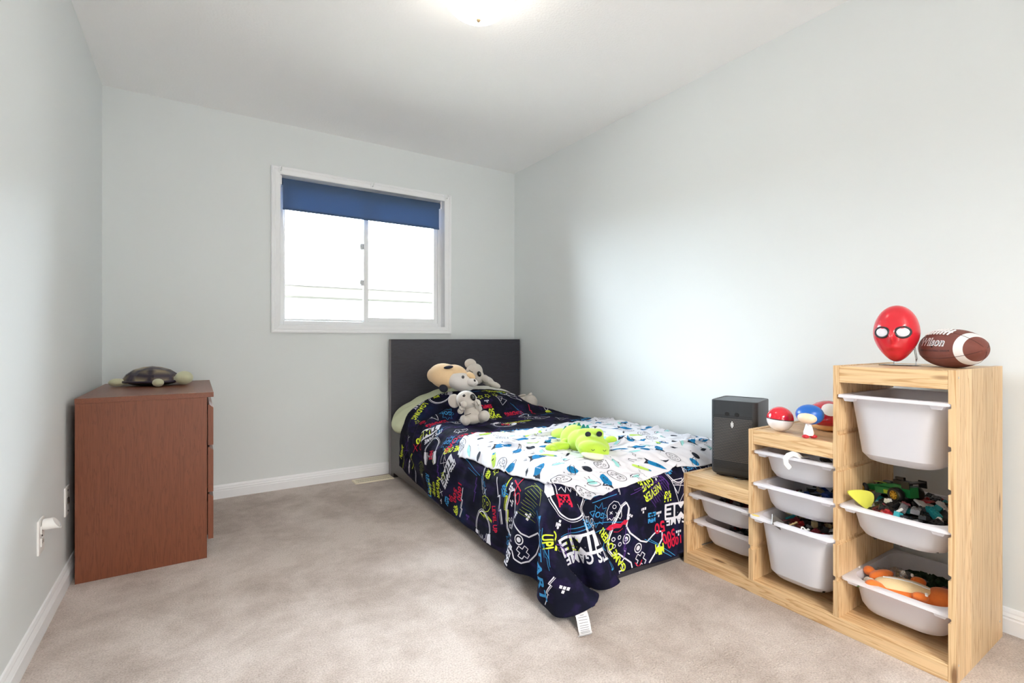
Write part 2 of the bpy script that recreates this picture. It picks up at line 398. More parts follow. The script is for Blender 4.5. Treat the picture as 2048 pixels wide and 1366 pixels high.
for x in (.480, 1.640): build('bracket', MB().box((x-.004, YB-.002, 2.035), (x+.004, YB+.045, 2.095), bev=.001), M['pvc'], bl)
build('chain', MB().tube([(1.650, YB+.03, 2.06), (1.652, YB+.03, 1.7), (1.653, YB+.03, 1.25)], .0015, 6).tube([(1.659, YB+.03, 2.06), (1.660, YB+.03, 1.7), (1.653, YB+.03, 1.25)], .0015, 6), M['pvc'], bl)
# three little curtain rod brackets screwed on the casing
for (x, z, l) in ((.476, 2.124, 'small white curtain bracket at the left end of the window casing top'),
                  (1.087, 2.120, 'small white curtain bracket in the middle of the window casing top'),
                  (1.679, 2.122, 'small white curtain bracket at the right end of the window casing top')):
    b = MB().box((x-.012, YB-.022, z-.018), (x+.012, YB-.017, z+.022), bev=.002)
    b.tube([(x, YB-.02, z-.004), (x, YB-.045, z-.006), (x, YB-.055, z+.006), (x, YB-.055, z+.018)], .0045, 8)
    build('curtain_bracket', b, M['pvc'], label=l, cat='bracket', group='curtain brackets on the window casing', smooth=40)

# ------------------------------------------------------------------ ceiling lamp
LX, LY = .944, 1.716
lamp = empty('ceiling_lamp', (LX, LY, H-.16), 'round white glass dome ceiling lamp, lit, in the middle of the ceiling', 'lamp')
dm = bpy.data.materials.new('lit_opal_glass'); dm.use_nodes = True; b = dm.node_tree.nodes['Principled BSDF']
b.inputs['Base Color'].default_value = (.9, .88, .84, 1); b.inputs['Emission Color'].default_value = (1, .93, .82, 1); b.inputs['Emission Strength'].default_value = LAMP
prof = [(.156*math.cos(a), -.142*math.sin(a)) for a in [R(90*k/12) for k in range(13)]]; prof[-1] = (.0, prof[-1][1])
build('glass_dome', MB().lathe(prof, Matrix.Translation((LX, LY, H-.025)), 48, cap=False), dm, lamp, smooth=60)
build('rim', MB().lathe([(.162, 0), (.170, -.006), (.170, -.030), (.162, -.040), (.153, -.040), (.153, 0)], Matrix.Translation((LX, LY, H)), 48, cap=False), mat('brushed_brass', srgb(206, 182, 150), .35, metal=.6), lamp, smooth=40)
build('finial', MB().lathe([(0, 0), (.008, -.002), (.009, -.010), (.005, -.016), (0, -.018)], Matrix.Translation((LX, LY, H-.165)), 16, cap=False), mat('finial_brass', srgb(190, 165, 130), .35, metal=.6), lamp, smooth=60)

# ------------------------------------------------------------------ outlets on the left wall, floor vent
M['plate'] = mat('white_plate', srgb(240, 238, 236), .35, .01); M['slot'] = mat('dark_slot', srgb(60, 55, 52), .6)
def outlet(y, z, label, nm, fn):
    o = empty(nm, (XL, y, z-.06), label, 'outlet')
    build('cover_plate', MB().box((XL, y-.037, z-.058), (XL+.006, y+.037, z+.058), bev=.0025), M['plate'], o)
    fn(o, y, z); return o
def duplex(o, y, z):
    for dz in (-.021, .021):
        build('socket', MB().box((XL+.005, y-.016, z+dz-.014), (XL+.009, y+.016, z+dz+.014), bev=.002), M['plate'], o)
        build('slot', MB().box((XL+.0085, y-.008, z+dz-.004), (XL+.0096, y-.006, z+dz+.007)).box((XL+.0085, y+.005, z+dz-.004), (XL+.0096, y+.007, z+dz+.006)), M['slot'], o)
    build('screw', MB().lathe([(0, 0), (.003, 0), (.003, .002), (0, .0025)], Matrix.Translation((XL+.006, y, z)) @ Matrix.Rotation(R(90), 4, 'Y'), 12), M['slot'], o)
outlet(2.270, .334, 'white wall outlet on the left wall nearest the camera, with a night light plugged in', 'wall_outlet', duplex)
def cable(o, y, z):
    build('jack', MB().box((XL+.005, y-.010, z-.012), (XL+.010, y+.010, z+.012), bev=.002), M['slot'], o)
    for dz in (-.042, .042): build('screw', MB().lathe([(0, 0), (.0035, 0), (.0035, .002), (0, .0025)], Matrix.Translation((XL+.006, y, z+dz)) @ Matrix.Rotation(R(90), 4, 'Y'), 12), M['slot'], o)
outlet(2.672, .342, 'white wall plate with a jack on the left wall close beside the red-brown dresser', 'wall_plate', cable)
nl = empty('night_light', (XL+.009, 2.27, .345), 'white cylindrical plug-in night light sticking out of the nearest wall outlet', 'night light')
T = Matrix.Translation((XL+.009, 2.27, .370)) @ Matrix.Rotation(R(90), 4, 'Y')
nb = MB(); lo = []
for k, (r, x) in enumerate([(.0, 0), (.017, 0), (.0185, .003), (.019, .018)]):
    lo.append([Vector((x, r*math.cos(a), r*math.sin(a))) for a in [2*math.pi*i/28 for i in range(28)]])
lo.append([Vector((.036-.011*(math.sin(a)), .019*math.cos(a), .019*math.sin(a))) for a in [2*math.pi*i/28 for i in range(28)]])
nb.loft(lo, cap0=False); nb.v = [tuple(Vector(p)+Vector((XL+.009, 2.27, .370))) for p in nb.v]
build('body', nb, M['plate'], nl, smooth=40)
lens = MB().loft([[Vector((XL+.009+.0365-.0095*math.sin(a), 2.27+.0145*math.cos(a), .370+.0145*math.sin(a))) for a in [2*math.pi*i/28 for i in range(28)]],
                  [Vector((XL+.009+.034-.011*math.sin(a)*.5, 2.27+.010*math.cos(a), .370+.010*math.sin(a))) for a in [2*math.pi*i/28 for i in range(28)]]], cap0=False)
build('lens', lens, mat('pale_grey_lens', srgb(205, 208, 212), .2), nl, smooth=40)
vt = empty('floor_vent', (1.062, 3.486, 0), 'cream metal floor vent in the carpet beside the headboard', 'vent')
vx0, vx1, vy0, vy1 = .925, 1.199, 3.432, 3.540
build('frame', rectframe(vx0, vx1, 0, 0, 0, 0, 0, 0, 0, 0) if False else MB().box((vx0, vy0, 0), (vx1, vy1, .003)).box((vx0+.002, vy0+.002, .003), (vx0+.018, vy1-.002, .006)).box((vx1-.018, vy0+.002, .003), (vx1-.002, vy1-.002, .006)).box((vx0+.018, vy0+.002, .003), (vx1-.018, vy0+.020, .006)).box((vx0+.018, vy1-.020, .003), (vx1-.018, vy1-.002, .006)).box((vx0+.018, (vy0+vy1)/2-.006, .003), (vx1-.018, (vy0+vy1)/2+.006, .006)), mat('cream_metal', srgb(232, 222, 198), .45), vt)
build('duct', MB().box((vx0+.02, vy0+.02, .003), (vx1-.02, vy1-.02, .0034)), mat('dark_duct', srgb(110, 98, 84), .8), vt)
first = None
for r_ in range(2):
    for k in range(20):
        x = vx0+.024+k*.0118; y0 = vy0+.021+r_*.039; y1 = y0+.026
        if first is None:
            first = build('louvre', MB().box((x-.0035, y0, .0034), (x+.0035, y1, .0058)), mat('cream_louvre', srgb(228, 218, 194), .45), vt); bx, by = x, y0
        else:
            c = first.copy(); COL.objects.link(c); c.location = (x-bx, y0-by, 0)

# ================================================================== dresser
dr = empty('dresser', (-.17, 3.05, 0), 'red-brown wooden chest of three drawers standing against the left wall', 'dresser')
DXa, DXb, DYa, DYb, DH = -.415, .047, 2.650, 3.450, .757
build('side_panel', MB().box((DXa, DYa, 0), (DXb-.004, DYa+.022, DH-.022), bev=.001), M['red_v'], dr)
build('side_panel', MB().box((DXa, DYb-.022, 0), (DXb-.004, DYb, DH-.022), bev=.001), M['red_v'], dr)
build('top', MB().box((DXa-.001, DYa-.002, DH-.022), (DXb+.022, DYb+.002, DH), bev=.0012), M['red_h'], dr)
build('back_panel', MB().box((DXa+.004, DYa+.022, .03), (DXa+.01, DYb-.022, DH-.022)), M['red_v'], dr)
build('rail', MB().box((DXb-.03, DYa+.022, .03), (DXb-.012, DYb-.022, .07)), M['red_h'], dr)
z0 = .085
for (a, b_) in ((.085, .290), (.300, .505), (.515, .700)):
    d = build('drawer', MB().prism([(DXb+.000, a), (DXb+.021, a), (DXb+.021, b_-.014), (DXb+.006, b_), (DXb, b_)], 1, DYa+.001, DYb-.001), M['red_v'], dr)
    build('drawer_box', MB().box((DXa+.03, DYa+.03, a+.01), (DXb-.001, DYb-.03, b_-.04)), M['red_v'], d)
build('scratches', MB().box((-.12, DYa-.0008+.001, DH-.0005), (-.10, DYa+.001, DH+.0004)).box((-.03, DYa+.0002, DH-.0005), (.0, DYa+.0012, DH+.0004)).box((-.26, DYa+.0002, DH-.0005), (-.21, DYa+.0012, DH+.0004)).box((-.165, DYa+.02, DH-.0005), (-.155, DYa+.023, DH+.0003)), mat('bare_chipboard', srgb(214, 178, 158), .7), dr, kind='stuff')

# ================================================================== bed (built in its own frame: x across, y towards the headboard, turned 1.6 degrees)
BA = R(-1.6); BO = np.array([1.205, 3.56, 0.0]); BW = 1.112; BLEN = 2.06
BT = Matrix.Translation(BO) @ Matrix.Rotation(BA, 4, 'Z')
BTi = BT.inverted()
BTn = np.array(BT)
def toW(P): return P @ BTn[:3, :3].T + BTn[:3, 3]
bed = empty('bed', tuple(toW(np.array([BW/2, -1.0, 0]))), 'low black-brown single bed with a tall plain headboard against the back wall', 'bed')
def bb(name, boxes, m, parent, bev=.0015, **k):
    mb = MB()
    for a, b in boxes: mb.box(a, b, bev=bev)
    return build(name, mb.xf(BT), m, parent, **k)
bb('headboard', [((0, -.045, 0), (BW, 0, 1.0))], M['black'], bed)
bb('headboard_edge', [((-.0012, -.044, .001), (.0005, -.001, .999))], mat('grey_edge_band', srgb(120, 112, 116), .4), bed, bev=0)
def rail_prism(x0, x1):
    z = [(-.045, .0), (-.10, .0), (-.108, .035), (-BLEN+.075, .035), (-BLEN+.062, .028), (-BLEN+.055, 0), (-BLEN, 0), (-BLEN, .375), (-.045, .375)]
    return MB().prism(z, 0, x0, x1)
M['black_y'] = wood('blackbrown_veneer_long', srgb(74, 68, 68), srgb(62, 56, 56), 1, None, knots=False, freq=2.5, rough=.34)
build('side_rail', rail_prism(0, .035).xf(BT), M['black_y'], bed)
build('side_rail', rail_prism(BW-.035, BW).xf(BT), M['black_y'], bed)
bb('foot_board', [((.035, -BLEN, .0), (BW-.035, -BLEN+.028, .375))], M['black'], bed)
bb('ledge', [((.035, -.13, .345), (BW-.035, -.045, .372))], M['black'], bed)
for y in np.linspace(-1.9, -.2, 13): bb('slat', [((.035, y-.03, .19), (BW-.035, y+.03, .205))], M['pine_f'], bed, bev=0)
M['mattress'] = mat('navy_mattress_cover', srgb(44, 46, 66), .8, bump=.3, bscale=120)
mt_ = MB()
for z0_, z1_ in ((.205, .43),):
    lo = []
    for z, ins in ((z0_, .03), (z0_+.012, .008), (z0_+.04, 0), (z1_-.04, 0), (z1_-.012, .008), (z1_, .03)):
        lo.append([(x, y, z) for x, y in rrect(.045+ins, -BLEN+.04+ins, BW-.045-ins, -.10-ins, .07)])
    mt_.loft(lo)
build('mattress', mt_.xf(BT), M['mattress'], smooth=50, label='navy covered mattress lying in the black-brown bed frame under the duvet', cat='mattress')

# pillows: soft superellipsoid cushions
def pillow(c, s, rot, seed, exp=2.6):
    rs = np.random.RandomState(seed); n, m = 40, 20; vs = []; ph = rs.rand(6)*6
    T = Matrix.Translation(c) @ rot.to_4x4()
    mb = MB(); loops = []
    for i in range(1, m):
        b = math.pi*i/m - math.pi/2; lo = []
        for k in range(n):
            a = 2*math.pi*k/n
            ca, sa = math.cos(a), math.sin(a)
            q = (abs(ca)**exp+abs(sa)**exp)**(-1/exp)
            rr = math.cos(b)**.55; z = math.sin(b)
            wv = 1+.02*math.sin(3*a+ph[0])+.015*math.sin(7*a+ph[1])
            th = (1-.35*(rr*q*.75)**3)
            lo.append(T @ Vector((ca*q*rr*s[0]*wv, sa*q*rr*s[1]*wv, z*s[2]*th+.006*math.sin(9*a+ph[2])*rr)))
        loops.append(lo)
    return mb.loft(loops)
M['pillow_g'] = mat('pale_green_cotton', srgb(205, 210, 178), .85, bump=.4, bscale=14)
M['pillow_w'] = mat('white_cotton', srgb(232, 229, 222), .85, bump=.4, bscale=14)
def cushion_mod(o):
    s = o.modifiers.new('sub', 'SUBSURF'); s.levels = 1; s.render_levels = 1
pr = Matrix.Rotation(R(12), 3, 'X') @ Matrix.Rotation(R(-24), 3, 'Y')
build('pillow', pillow((.215, -.225, .488), (.28, .18, .085), pr, 1).xf(BT), M['pillow_g'], smooth=180, mods=cushion_mod, label='pale green pillow showing at the left edge of the bed against the headboard', cat='pillow', group='pillows at the head of the bed')
pr = Matrix.Rotation(R(14), 3, 'X') @ Matrix.Rotation(R(6), 3, 'Y')
build('pillow', pillow((.66, -.235, .545), (.32, .19, .075), pr, 2).xf(BT), M['pillow_w'], smooth=180, mods=cushion_mod, label='white pillow under the big plush animals at the headboard', cat='pillow', group='pillows at the head of the bed')

# ---------------------------------------------------------------- duvet: hung over the bed by a small cloth solver
def solve_cloth(nu, nv, U, V, P, colliders, steps, iters, bend=.25, damp=.985, fric=.5, g=9.8, dt=1/90.):
    du, dv = U/(nu-1), V/(nv-1); dd = math.hypot(du, dv)
    vel = np.zeros_like(P)
    def con(P, A, B, L, k):
        a = P[A]; b = P[B]; d = b-a; l = np.sqrt((d*d).sum(-1, keepdims=True))+1e-9
        c = d*(k*.5*(l-L)/l); P[A] += c; P[B] -= c
    S = slice
    sets = []
    for s in (0, 1):
        e = nu-1; sets.append(((S(None), S(s, e, 2)), (S(None), S(s+1, e+1, 2)), du, 1))
        e = nv-1; sets.append(((S(s, e, 2), S(None)), (S(s+1, e+1, 2), S(None)), dv, 1))
    for s in (0, 1):
        e = nv-1
        sets.append(((S(s, e, 2), S(0, nu-1)), (S(s+1, e+1, 2), S(1, nu)), dd, .35))
        sets.append(((S(s, e, 2), S(1, nu)), (S(s+1, e+1, 2), S(0, nu-1)), dd, .35))
    for s in (0, 1, 2, 3):
        if s < nu-2: sets.append(((S(None), S(s, nu-2, 4)), (S(None), S(s+2, nu, 4)), 2*du, bend))
        if s < nv-2: sets.append(((S(s, nv-2, 4), S(None)), (S(s+2, nv, 4), S(None)), 2*dv, bend))
    def fix(A, B):   # equal lengths of the two slices
        return A, B
    for st in range(steps):
        prev = P.copy()
        vel[..., 2] -= g*dt; vel *= damp
        P += vel*dt
        for it in range(iters):
            for A, B, L, k in sets:
                na = P[A].shape; nb = P[B].shape
                if na != nb:
                    m0, m1 = min(na[0], nb[0]), min(na[1], nb[1])
                    a = P[A][:m0, :m1]; b = P[B][:m0, :m1]; d = b-a; l = np.sqrt((d*d).sum(-1, keepdims=True))+1e-9
                    c = d*(k*.5*(l-L)/l); a += c; b -= c
                else: con(P, A, B, L, k)
            if it % 3 == 2 or it == iters-1:
                tot = np.zeros(P.shape[:2], bool)
                for col in colliders:
                    hit = col(P); tot |= hit
        mv = P-prev
        mv[tot] *= (1-fric)
        P = prev+mv
        for col in colliders: col(P)
        vel = (P-prev)/dt
        sp = np.sqrt((vel**2).sum(-1, keepdims=True)); vel *= np.minimum(1, 2.5/(sp+1e-9))
    return P
def col_box(x0, x1, y0, y1, z0, z1, r):
    c = np.array([(x0+x1)/2, (y0+y1)/2, (z0+z1)/2]); h = np.array([(x1-x0)/2, (y1-y0)/2, (z1-z0)/2])-r
    def f(P):
        d = P-c; s = np.where(d >= 0, 1., -1.); q = np.abs(d)-h
        qm = np.maximum(q, 0); out = np.sqrt((qm**2).sum(-1)); inside = q.max(-1) <= 0
        hit = (out < r)
        m = hit & ~inside
        if m.any():
            n = qm[m]/np.maximum(out[m], 1e-9)[:, None]*s[m]; P[m] += n*(r-out[m])[:, None]
        if inside.any():
            qi = q[inside]; ax = qi.argmax(-1); k = np.arange(len(ax)); add = np.zeros_like(qi)
            add[k, ax] = (r-qi[k, ax])*s[inside][k, ax]; P[inside] += add
        return hit
    return f
def col_ell(c, e):
    c = np.array(c); e = np.array(e)
    def f(P):
        s = (P-c)/e; l = np.sqrt((s*s).sum(-1)); m = l < 1
        if m.any(): P[m] = c+s[m]/np.maximum(l[m], 1e-6)[:, None]*e
        return m
    return f
def col_floor(z):
    def f(P):
        m = P[..., 2] < z; P[..., 2][m] = z; return m
    return f
def col_xmin(x):
    def f(P):
        m = (P[..., 0] < x) & (P[..., 2] < .33); P[..., 0][m] += np.minimum(x-P[..., 0][m], .0006); return np.zeros_like(m)
    return f
def col_ymin(y):
    def f(P):
        m = (P[..., 1] < y) & (P[..., 2] < .33); P[..., 1][m] += np.minimum(y-P[..., 1][m], .0006); return np.zeros_like(m)
    return f
def col_xmax(x):
    def f(P):
        m = P[..., 0] > x; P[..., 0][m] = x; return m
    return f
TH = .016
DU, DV, nu, nv = 1.45, 2.115, 59, 85
cols = [col_box(-.028, BW-.01, -BLEN-.03, -.09, -.2, .385+TH, .03), col_box(-.005, BW+.03, -BLEN+.01, -.10, 0, .455+TH, .10),
        col_ell((.50, -.34, .44), (.50, .33, .205)), col_floor(.012), col_xmax(BW+.015), col_xmin(-.085), col_ymin(-BLEN-.20)]
uu, vv = np.meshgrid(np.linspace(0, DU, nu), np.linspace(0, DV, nv))
# start: a flat sheet held above the bed; u = 0 is the left hem, v = 0 the head edge
P0 = np.stack([uu-.312, -.315-vv, np.full_like(uu, .67)], -1)
rs = np.random.RandomState(7); P0[..., 2] += rs.rand(nv, nu)*.004
PS = solve_cloth(nu, nv, DU, DV, P0.copy(), cols, 250, 22, g=1.6)
def upsample(P, f):
    """Catmull-Rom refinement of a grid of points"""
    def up(A):
        n = A.shape[0]; t = np.linspace(0, n-1, (n-1)*f+1); i = np.minimum(t.astype(int), n-2); x = (t-i)[:, None, None]
        g = lambda k: A[np.clip(i+k, 0, n-1)]
        p0, p1, p2, p3 = g(-1), g(0), g(1), g(2)
        return .5*((2*p1)+(-p0+p2)*x+(2*p0-5*p1+4*p2-p3)*x*x+(-p0+3*p1-3*p2+p3)*x**3)
    A = up(P); A = np.swapaxes(up(np.swapaxes(A, 0, 1)), 0, 1); return A
def grid_normals(P):
    a = np.gradient(P, axis=1); b = np.gradient(P, axis=0); n = np.cross(a, b); n /= np.maximum(np.sqrt((n*n).sum(-1, keepdims=True)), 1e-9)
    return n
def vnoise(shape, cells, seed):
    """smooth value noise on a grid"""
    r_ = np.random.RandomState(seed).rand(cells[0]+3, cells[1]+3)*2-1
    y = np.linspace(0, cells[0], shape[0]); x = np.linspace(0, cells[1], shape[1])
    yi = y.astype(int); xi = x.astype(int); fy = (y-yi)[:, None]; fx = (x-xi)[None]
    fy = fy*fy*(3-2*fy); fx = fx*fx*(3-2*fx)
    g = lambda a, b: r_[yi+a][:, xi+b]
    return (g(0, 0)*(1-fy)+g(1, 0)*fy)*(1-fx)+(g(0, 1)*(1-fy)+g(1, 1)*fy)*fx
UPF = 3
PD_ = upsample(PS, UPF)
def round_corner(P, ru, rv):
    """rounds the free corner (u = 0, v = V) of the grid by re-sampling it"""
    nv_, nu_ = P.shape[:2]; I_, J_ = np.meshgrid(np.arange(nu_, dtype=float), np.arange(nv_, dtype=float))
    a = np.clip(1-I_/ru, 0, 1); b = np.clip((J_-(nv_-1-rv))/rv, 0, 1)
    a2 = a*np.sqrt(1-b*b/2); b2 = b*np.sqrt(1-a*a/2)
    x = np.where(a > 0, (1-a2)*ru, I_); y = np.where(b > 0, nv_-1-rv+b2*rv, J_)
    x = np.clip(x, 0, nu_-1.001); y = np.clip(y, 0, nv_-1.001); i = x.astype(int); j = y.astype(int); fx = (x-i)[..., None]; fy = (y-j)[..., None]
    return (P[j, i]*(1-fx)+P[j, i+1]*fx)*(1-fy)+(P[j+1, i]*(1-fx)+P[j+1, i+1]*fx)*fy
PD_ = round_corner(PD_, 32, 32)
nrm = grid_normals(PD_)
if nrm[PD_.shape[0]//2, PD_.shape[1]//2, 2] < 0: nrm = -nrm; NFLIP = -1
else: NFLIP = 1
sh = PD_.shape[:2]
puff = .006*vnoise(sh, (15, 11), 3)+.0035*vnoise(sh, (34, 26), 5)+.0015*np.abs(vnoise(sh, (70, 52), 9))
puff *= np.clip((PD_[..., 2]-.03)/.05, 0, 1)
PD_ = PD_+nrm*puff[..., None]
PD_ = toW(PD_)
mk_ = (PD_[..., 0] > 1.80) & (PD_[..., 1] < 1.4475)     # the pine frame stands right against the foot of the bed
PD_[..., 1] = np.where(mk_, 1.4475+.0008*np.tanh((PD_[..., 1]-1.4475)*40), PD_[..., 1])

class Sheet:
    """a solved cloth: dense grid of world points that prints are laid on"""
    def __init__(s, P, U, V, flip):
        s.P = P; s.U = U; s.V = V; s.Nm = grid_normals(P)*flip
    def at(s, u, v, off):
        nv_, nu_ = s.P.shape[:2]
        x = np.clip(np.asarray(u)/s.U*(nu_-1), 0, nu_-1.0001); y = np.clip(np.asarray(v)/s.V*(nv_-1), 0, nv_-1.0001)
        i = x.astype(int); j = y.astype(int); fx = (x-i)[:, None]; fy = (y-j)[:, None]
        # same diagonal as the mesh: (j,i)-(j+1,i+1)
        def tri(A):
            a, b, c, d = A[j, i], A[j, i+1], A[j+1, i+1], A[j+1, i]
            return np.where(fx >= fy, a+(b-a)*fx+(c-b)*fy, a+(c-d)*fx+(d-a)*fy)
        return tri(s.P)+tri(s.Nm)*off
    def mesh(s):
        nv_, nu_ = s.P.shape[:2]; idx = np.arange(nv_*nu_).reshape(nv_, nu_)
        a, b, c, d = idx[:-1, :-1], idx[:-1, 1:], idx[1:, 1:], idx[1:, :-1]
        f = np.concatenate([np.stack([a, b, c], -1).reshape(-1, 3), np.stack([a, c, d], -1).reshape(-1, 3)])
        return s.P.reshape(-1, 3), f
def sheet_object(name, S, flip, mats, thick, label=None, cat=None, parent=None):
    P, F = S.mesh()
    if flip < 0: F = F[:, ::-1]
    org = np.array([(P[:, 0].min()+P[:, 0].max())/2, (P[:, 1].min()+P[:, 1].max())/2, P[:, 2].min()])
    me = bpy.data.meshes.new(name); me.from_pydata((P-org).tolist(), [], F.tolist())
    for m_ in mats: me.materials.append(m_)
    me.polygons.foreach_set('use_smooth', [True]*len(me.polygons))
    o = bpy.data.objects.new(name, me); COL.objects.link(o); o.location = org
    if label: o['label'] = label; o['category'] = cat
    so = o.modifiers.new('thickness', 'SOLIDIFY'); so.thickness = thick; so.offset = -1; so.material_offset = 1; so.material_offset_rim = 0
    return o
SD = Sheet(PD_, DU, DV, NFLIP)
def navymat():
    m, nt, b = newmat('navy_duvet_cotton'); tc = N(nt, 'ShaderNodeTexCoord')
    n = N(nt, 'ShaderNodeTexNoise'); n.inputs['Scale'].default_value = 5; n.inputs['Detail'].default_value = 3; nt.links.new(tc.outputs['Object'], n.inputs['Vector'])
    n2 = N(nt, 'ShaderNodeTexNoise'); n2.inputs['Scale'].default_value = 7; n2.inputs['Detail'].default_value = 5
    mp = N(nt, 'ShaderNodeMapping'); mp.inputs['Scale'].default_value = (4, 1, 4); mp.inputs['Location'].default_value = (3, 1, 2)
    nt.links.new(tc.outputs['Object'], mp.inputs[0]); nt.links.new(mp.outputs[0], n2.inputs['Vector'])
    r1 = ramp(nt, [(.45, srgb(17, 19, 34)), (.62, srgb(20, 24, 48)), (.74, srgb(18, 40, 70))]); nt.links.new(n.outputs['Fac'], r1.inputs[0])
    r2 = ramp(nt, [(.50, (0, 0, 0, 1)), (.66, (1, 1, 1, 1))]); nt.links.new(n2.outputs['Fac'], r2.inputs[0])
    mx = N(nt, 'ShaderNodeMix', data_type='RGBA'); sc_ = N(nt, 'ShaderNodeMath', operation='MULTIPLY', i_1=.38); nt.links.new(r2.outputs[0], sc_.inputs[0]); nt.links.new(sc_.outputs[0], mx.inputs[0])
    nt.links.new(r1.outputs[0], mx.inputs[6]); mx.inputs[7].default_value = srgb(50, 36, 84)
    nt.links.new(mx.outputs[2], b.inputs['Base Color']); b.inputs['Roughness'].default_value = .85; b.inputs['Specular IOR Level'].default_value = .12
    n4 = N(nt, 'ShaderNodeTexNoise'); n4.inputs['Scale'].default_value = 26; n4.inputs['Detail'].default_value = 4; nt.links.new(tc.outputs['Object'], n4.inputs['Vector'])
    bp = N(nt, 'ShaderNodeBump'); bp.inputs['Strength'].default_value = .35; bp.inputs['Distance'].default_value = .006
    nt.links.new(n4.outputs['Fac'], bp.inputs['Height']); nt.links.new(bp.outputs[0], b.inputs['Normal'])
    return m
M['navy'] = navymat(); M['navy_back'] = mat('blue_duvet_back', srgb(74, 140, 186), .8)
duvet = sheet_object('duvet', SD, NFLIP, [M['navy'], M['navy_back']], .010, 'navy duvet printed with video game doodles and slogans, hanging over the bed', 'duvet')
# ---------------------------------------------------------------- printed doodles laid on the cloth (2-d outlines carried over by the cloth's own u, v)
class Print2D:
    def __init__(s): s.v = []; s.f = []; s.m = []; s.o = []
    def poly_tris(s, vs, fs, mi, off):
        b = len(s.v); s.v += vs; s.f += [tuple(i+b for i in f) for f in fs]; s.m += [mi]*len(fs); s.o += [off]*len(vs)
    def stroke(s, pts, w, mi, off, step=.010):
        P = []
        for a, b in zip(pts[:-1], pts[1:]):
            d = math.hypot(b[0]-a[0], b[1]-a[1]); n = max(1, int(math.ceil(d/step)))
            for k in range(n): P.append((a[0]+(b[0]-a[0])*k/n, a[1]+(b[1]-a[1])*k/n))
        P.append(pts[-1]); n = len(P)
        if n < 2: return
        vs = []; fs = []
        for i, p in enumerate(P):
            a = P[max(i-1, 0)]; b = P[min(i+1, n-1)]; dx, dy = b[0]-a[0], b[1]-a[1]; l = math.hypot(dx, dy) or 1
            nx, ny = -dy/l*w/2, dx/l*w/2; vs += [(p[0]+nx, p[1]+ny), (p[0]-nx, p[1]-ny)]
            if i: fs.append((2*i-2, 2*i-1, 2*i+1, 2*i))
        s.poly_tris(vs, fs, mi, off)
    def fill(s, poly, mi, off, T=None, cut=.010):
        bm = bmesh.new(); vv = [bm.verts.new((p[0], p[1], 0)) for p in poly]
        try: bm.faces.new(vv)
        except Exception: bm.free(); return
        bmesh.ops.triangulate(bm, faces=bm.faces[:]); s.from_bm(bm, mi, off, T, cut)
    def from_bm(s, bm, mi, off, T, cut):
        if T is not None: bm.transform(T)
        for ax in (0, 1):
            c = [v.co[ax] for v in bm.verts]
            if not c: bm.free(); return
            k0, k1 = int(math.floor(min(c)/cut))+1, int(math.ceil(max(c)/cut))
            for k in range(k0, k1):
                n = [0, 0, 0]; n[ax] = 1; co = [0, 0, 0]; co[ax] = k*cut
                bmesh.ops.bisect_plane(bm, geom=bm.verts[:]+bm.edges[:]+bm.faces[:], plane_co=co, plane_no=n)
        bmesh.ops.triangulate(bm, faces=bm.faces[:])
        bm.verts.index_update()
        s.poly_tris([(v.co.x, v.co.y) for v in bm.verts], [tuple(v.index for v in f.verts) for f in bm.faces], mi, off); bm.free()
    def build(s, name, sheet, parent, mats, kind=None, label=None):
        uv = np.array(s.v); ok = (uv[:, 0] > .002) & (uv[:, 0] < sheet.U-.002) & (-uv[:, 1] > .002) & (-uv[:, 1] < sheet.V-.002)
        P = sheet.at(uv[:, 0], -uv[:, 1], np.array(s.o)[:, None]); org = np.array(origin_of(parent)); P = P-org
        keep = [k for k, f in enumerate(s.f) if all(ok[i] for i in f)]
        me = bpy.data.meshes.new(name); me.from_pydata(P.tolist(), [], [s.f[k] for k in keep])
        for m_ in mats: me.materials.append(m_)
        me.polygons.foreach_set('material_index', [s.m[k] for k in keep])
        o = bpy.data.objects.new(name, me); COL.objects.link(o); o.parent = parent
        if kind: o['kind'] = kind
        if label: o['label'] = label
        return o
_tc = {}
def text_bm(txt, bold=.02):
    """flat mesh of a word, cap height about 0.7, starting at x = 0, middle of the letters at y = 0"""
    if (txt, bold) not in _tc:
        cu = bpy.data.curves.new('t', 'FONT'); cu.body = txt; cu.offset = bold; cu.resolution_u = 3; cu.space_character = 1.06
        ob = bpy.data.objects.new('t', cu); COL.objects.link(ob)
        dg = bpy.context.evaluated_depsgraph_get(); dg.update(); ev = ob.evaluated_get(dg); me = bpy.data.meshes.new_from_object(ev)
        bm = bmesh.new(); bm.from_mesh(me); bmesh.ops.remove_doubles(bm, verts=bm.verts[:], dist=.0005)
        xs = [v.co.x for v in bm.verts]; x0, x1 = min(xs), max(xs)
        for v in bm.verts: v.co.x -= x0; v.co.y -= .35
        me2 = bpy.data.meshes.new('tt'); bm.to_mesh(me2); bm.free(); _tc[(txt, bold)] = (me2, x1-x0)
        bpy.data.objects.remove(ob); bpy.data.curves.remove(cu)
    me, wdt = _tc[(txt, bold)]; bm = bmesh.new(); bm.from_mesh(me); return bm, wdt
def circ(cx, cy, r, n=16, a0=0, a1=360, ry=None):
    ry = r if ry is None else ry
    return [(cx+r*math.cos(R(a0+(a1-a0)*k/n)), cy+ry*math.sin(R(a0+(a1-a0)*k/n))) for k in range(n+1)]
rp_ = random.Random(11)
def wob(pts, a): return [(x+rp_.uniform(-a, a), y+rp_.uniform(-a, a)) for x, y in pts]
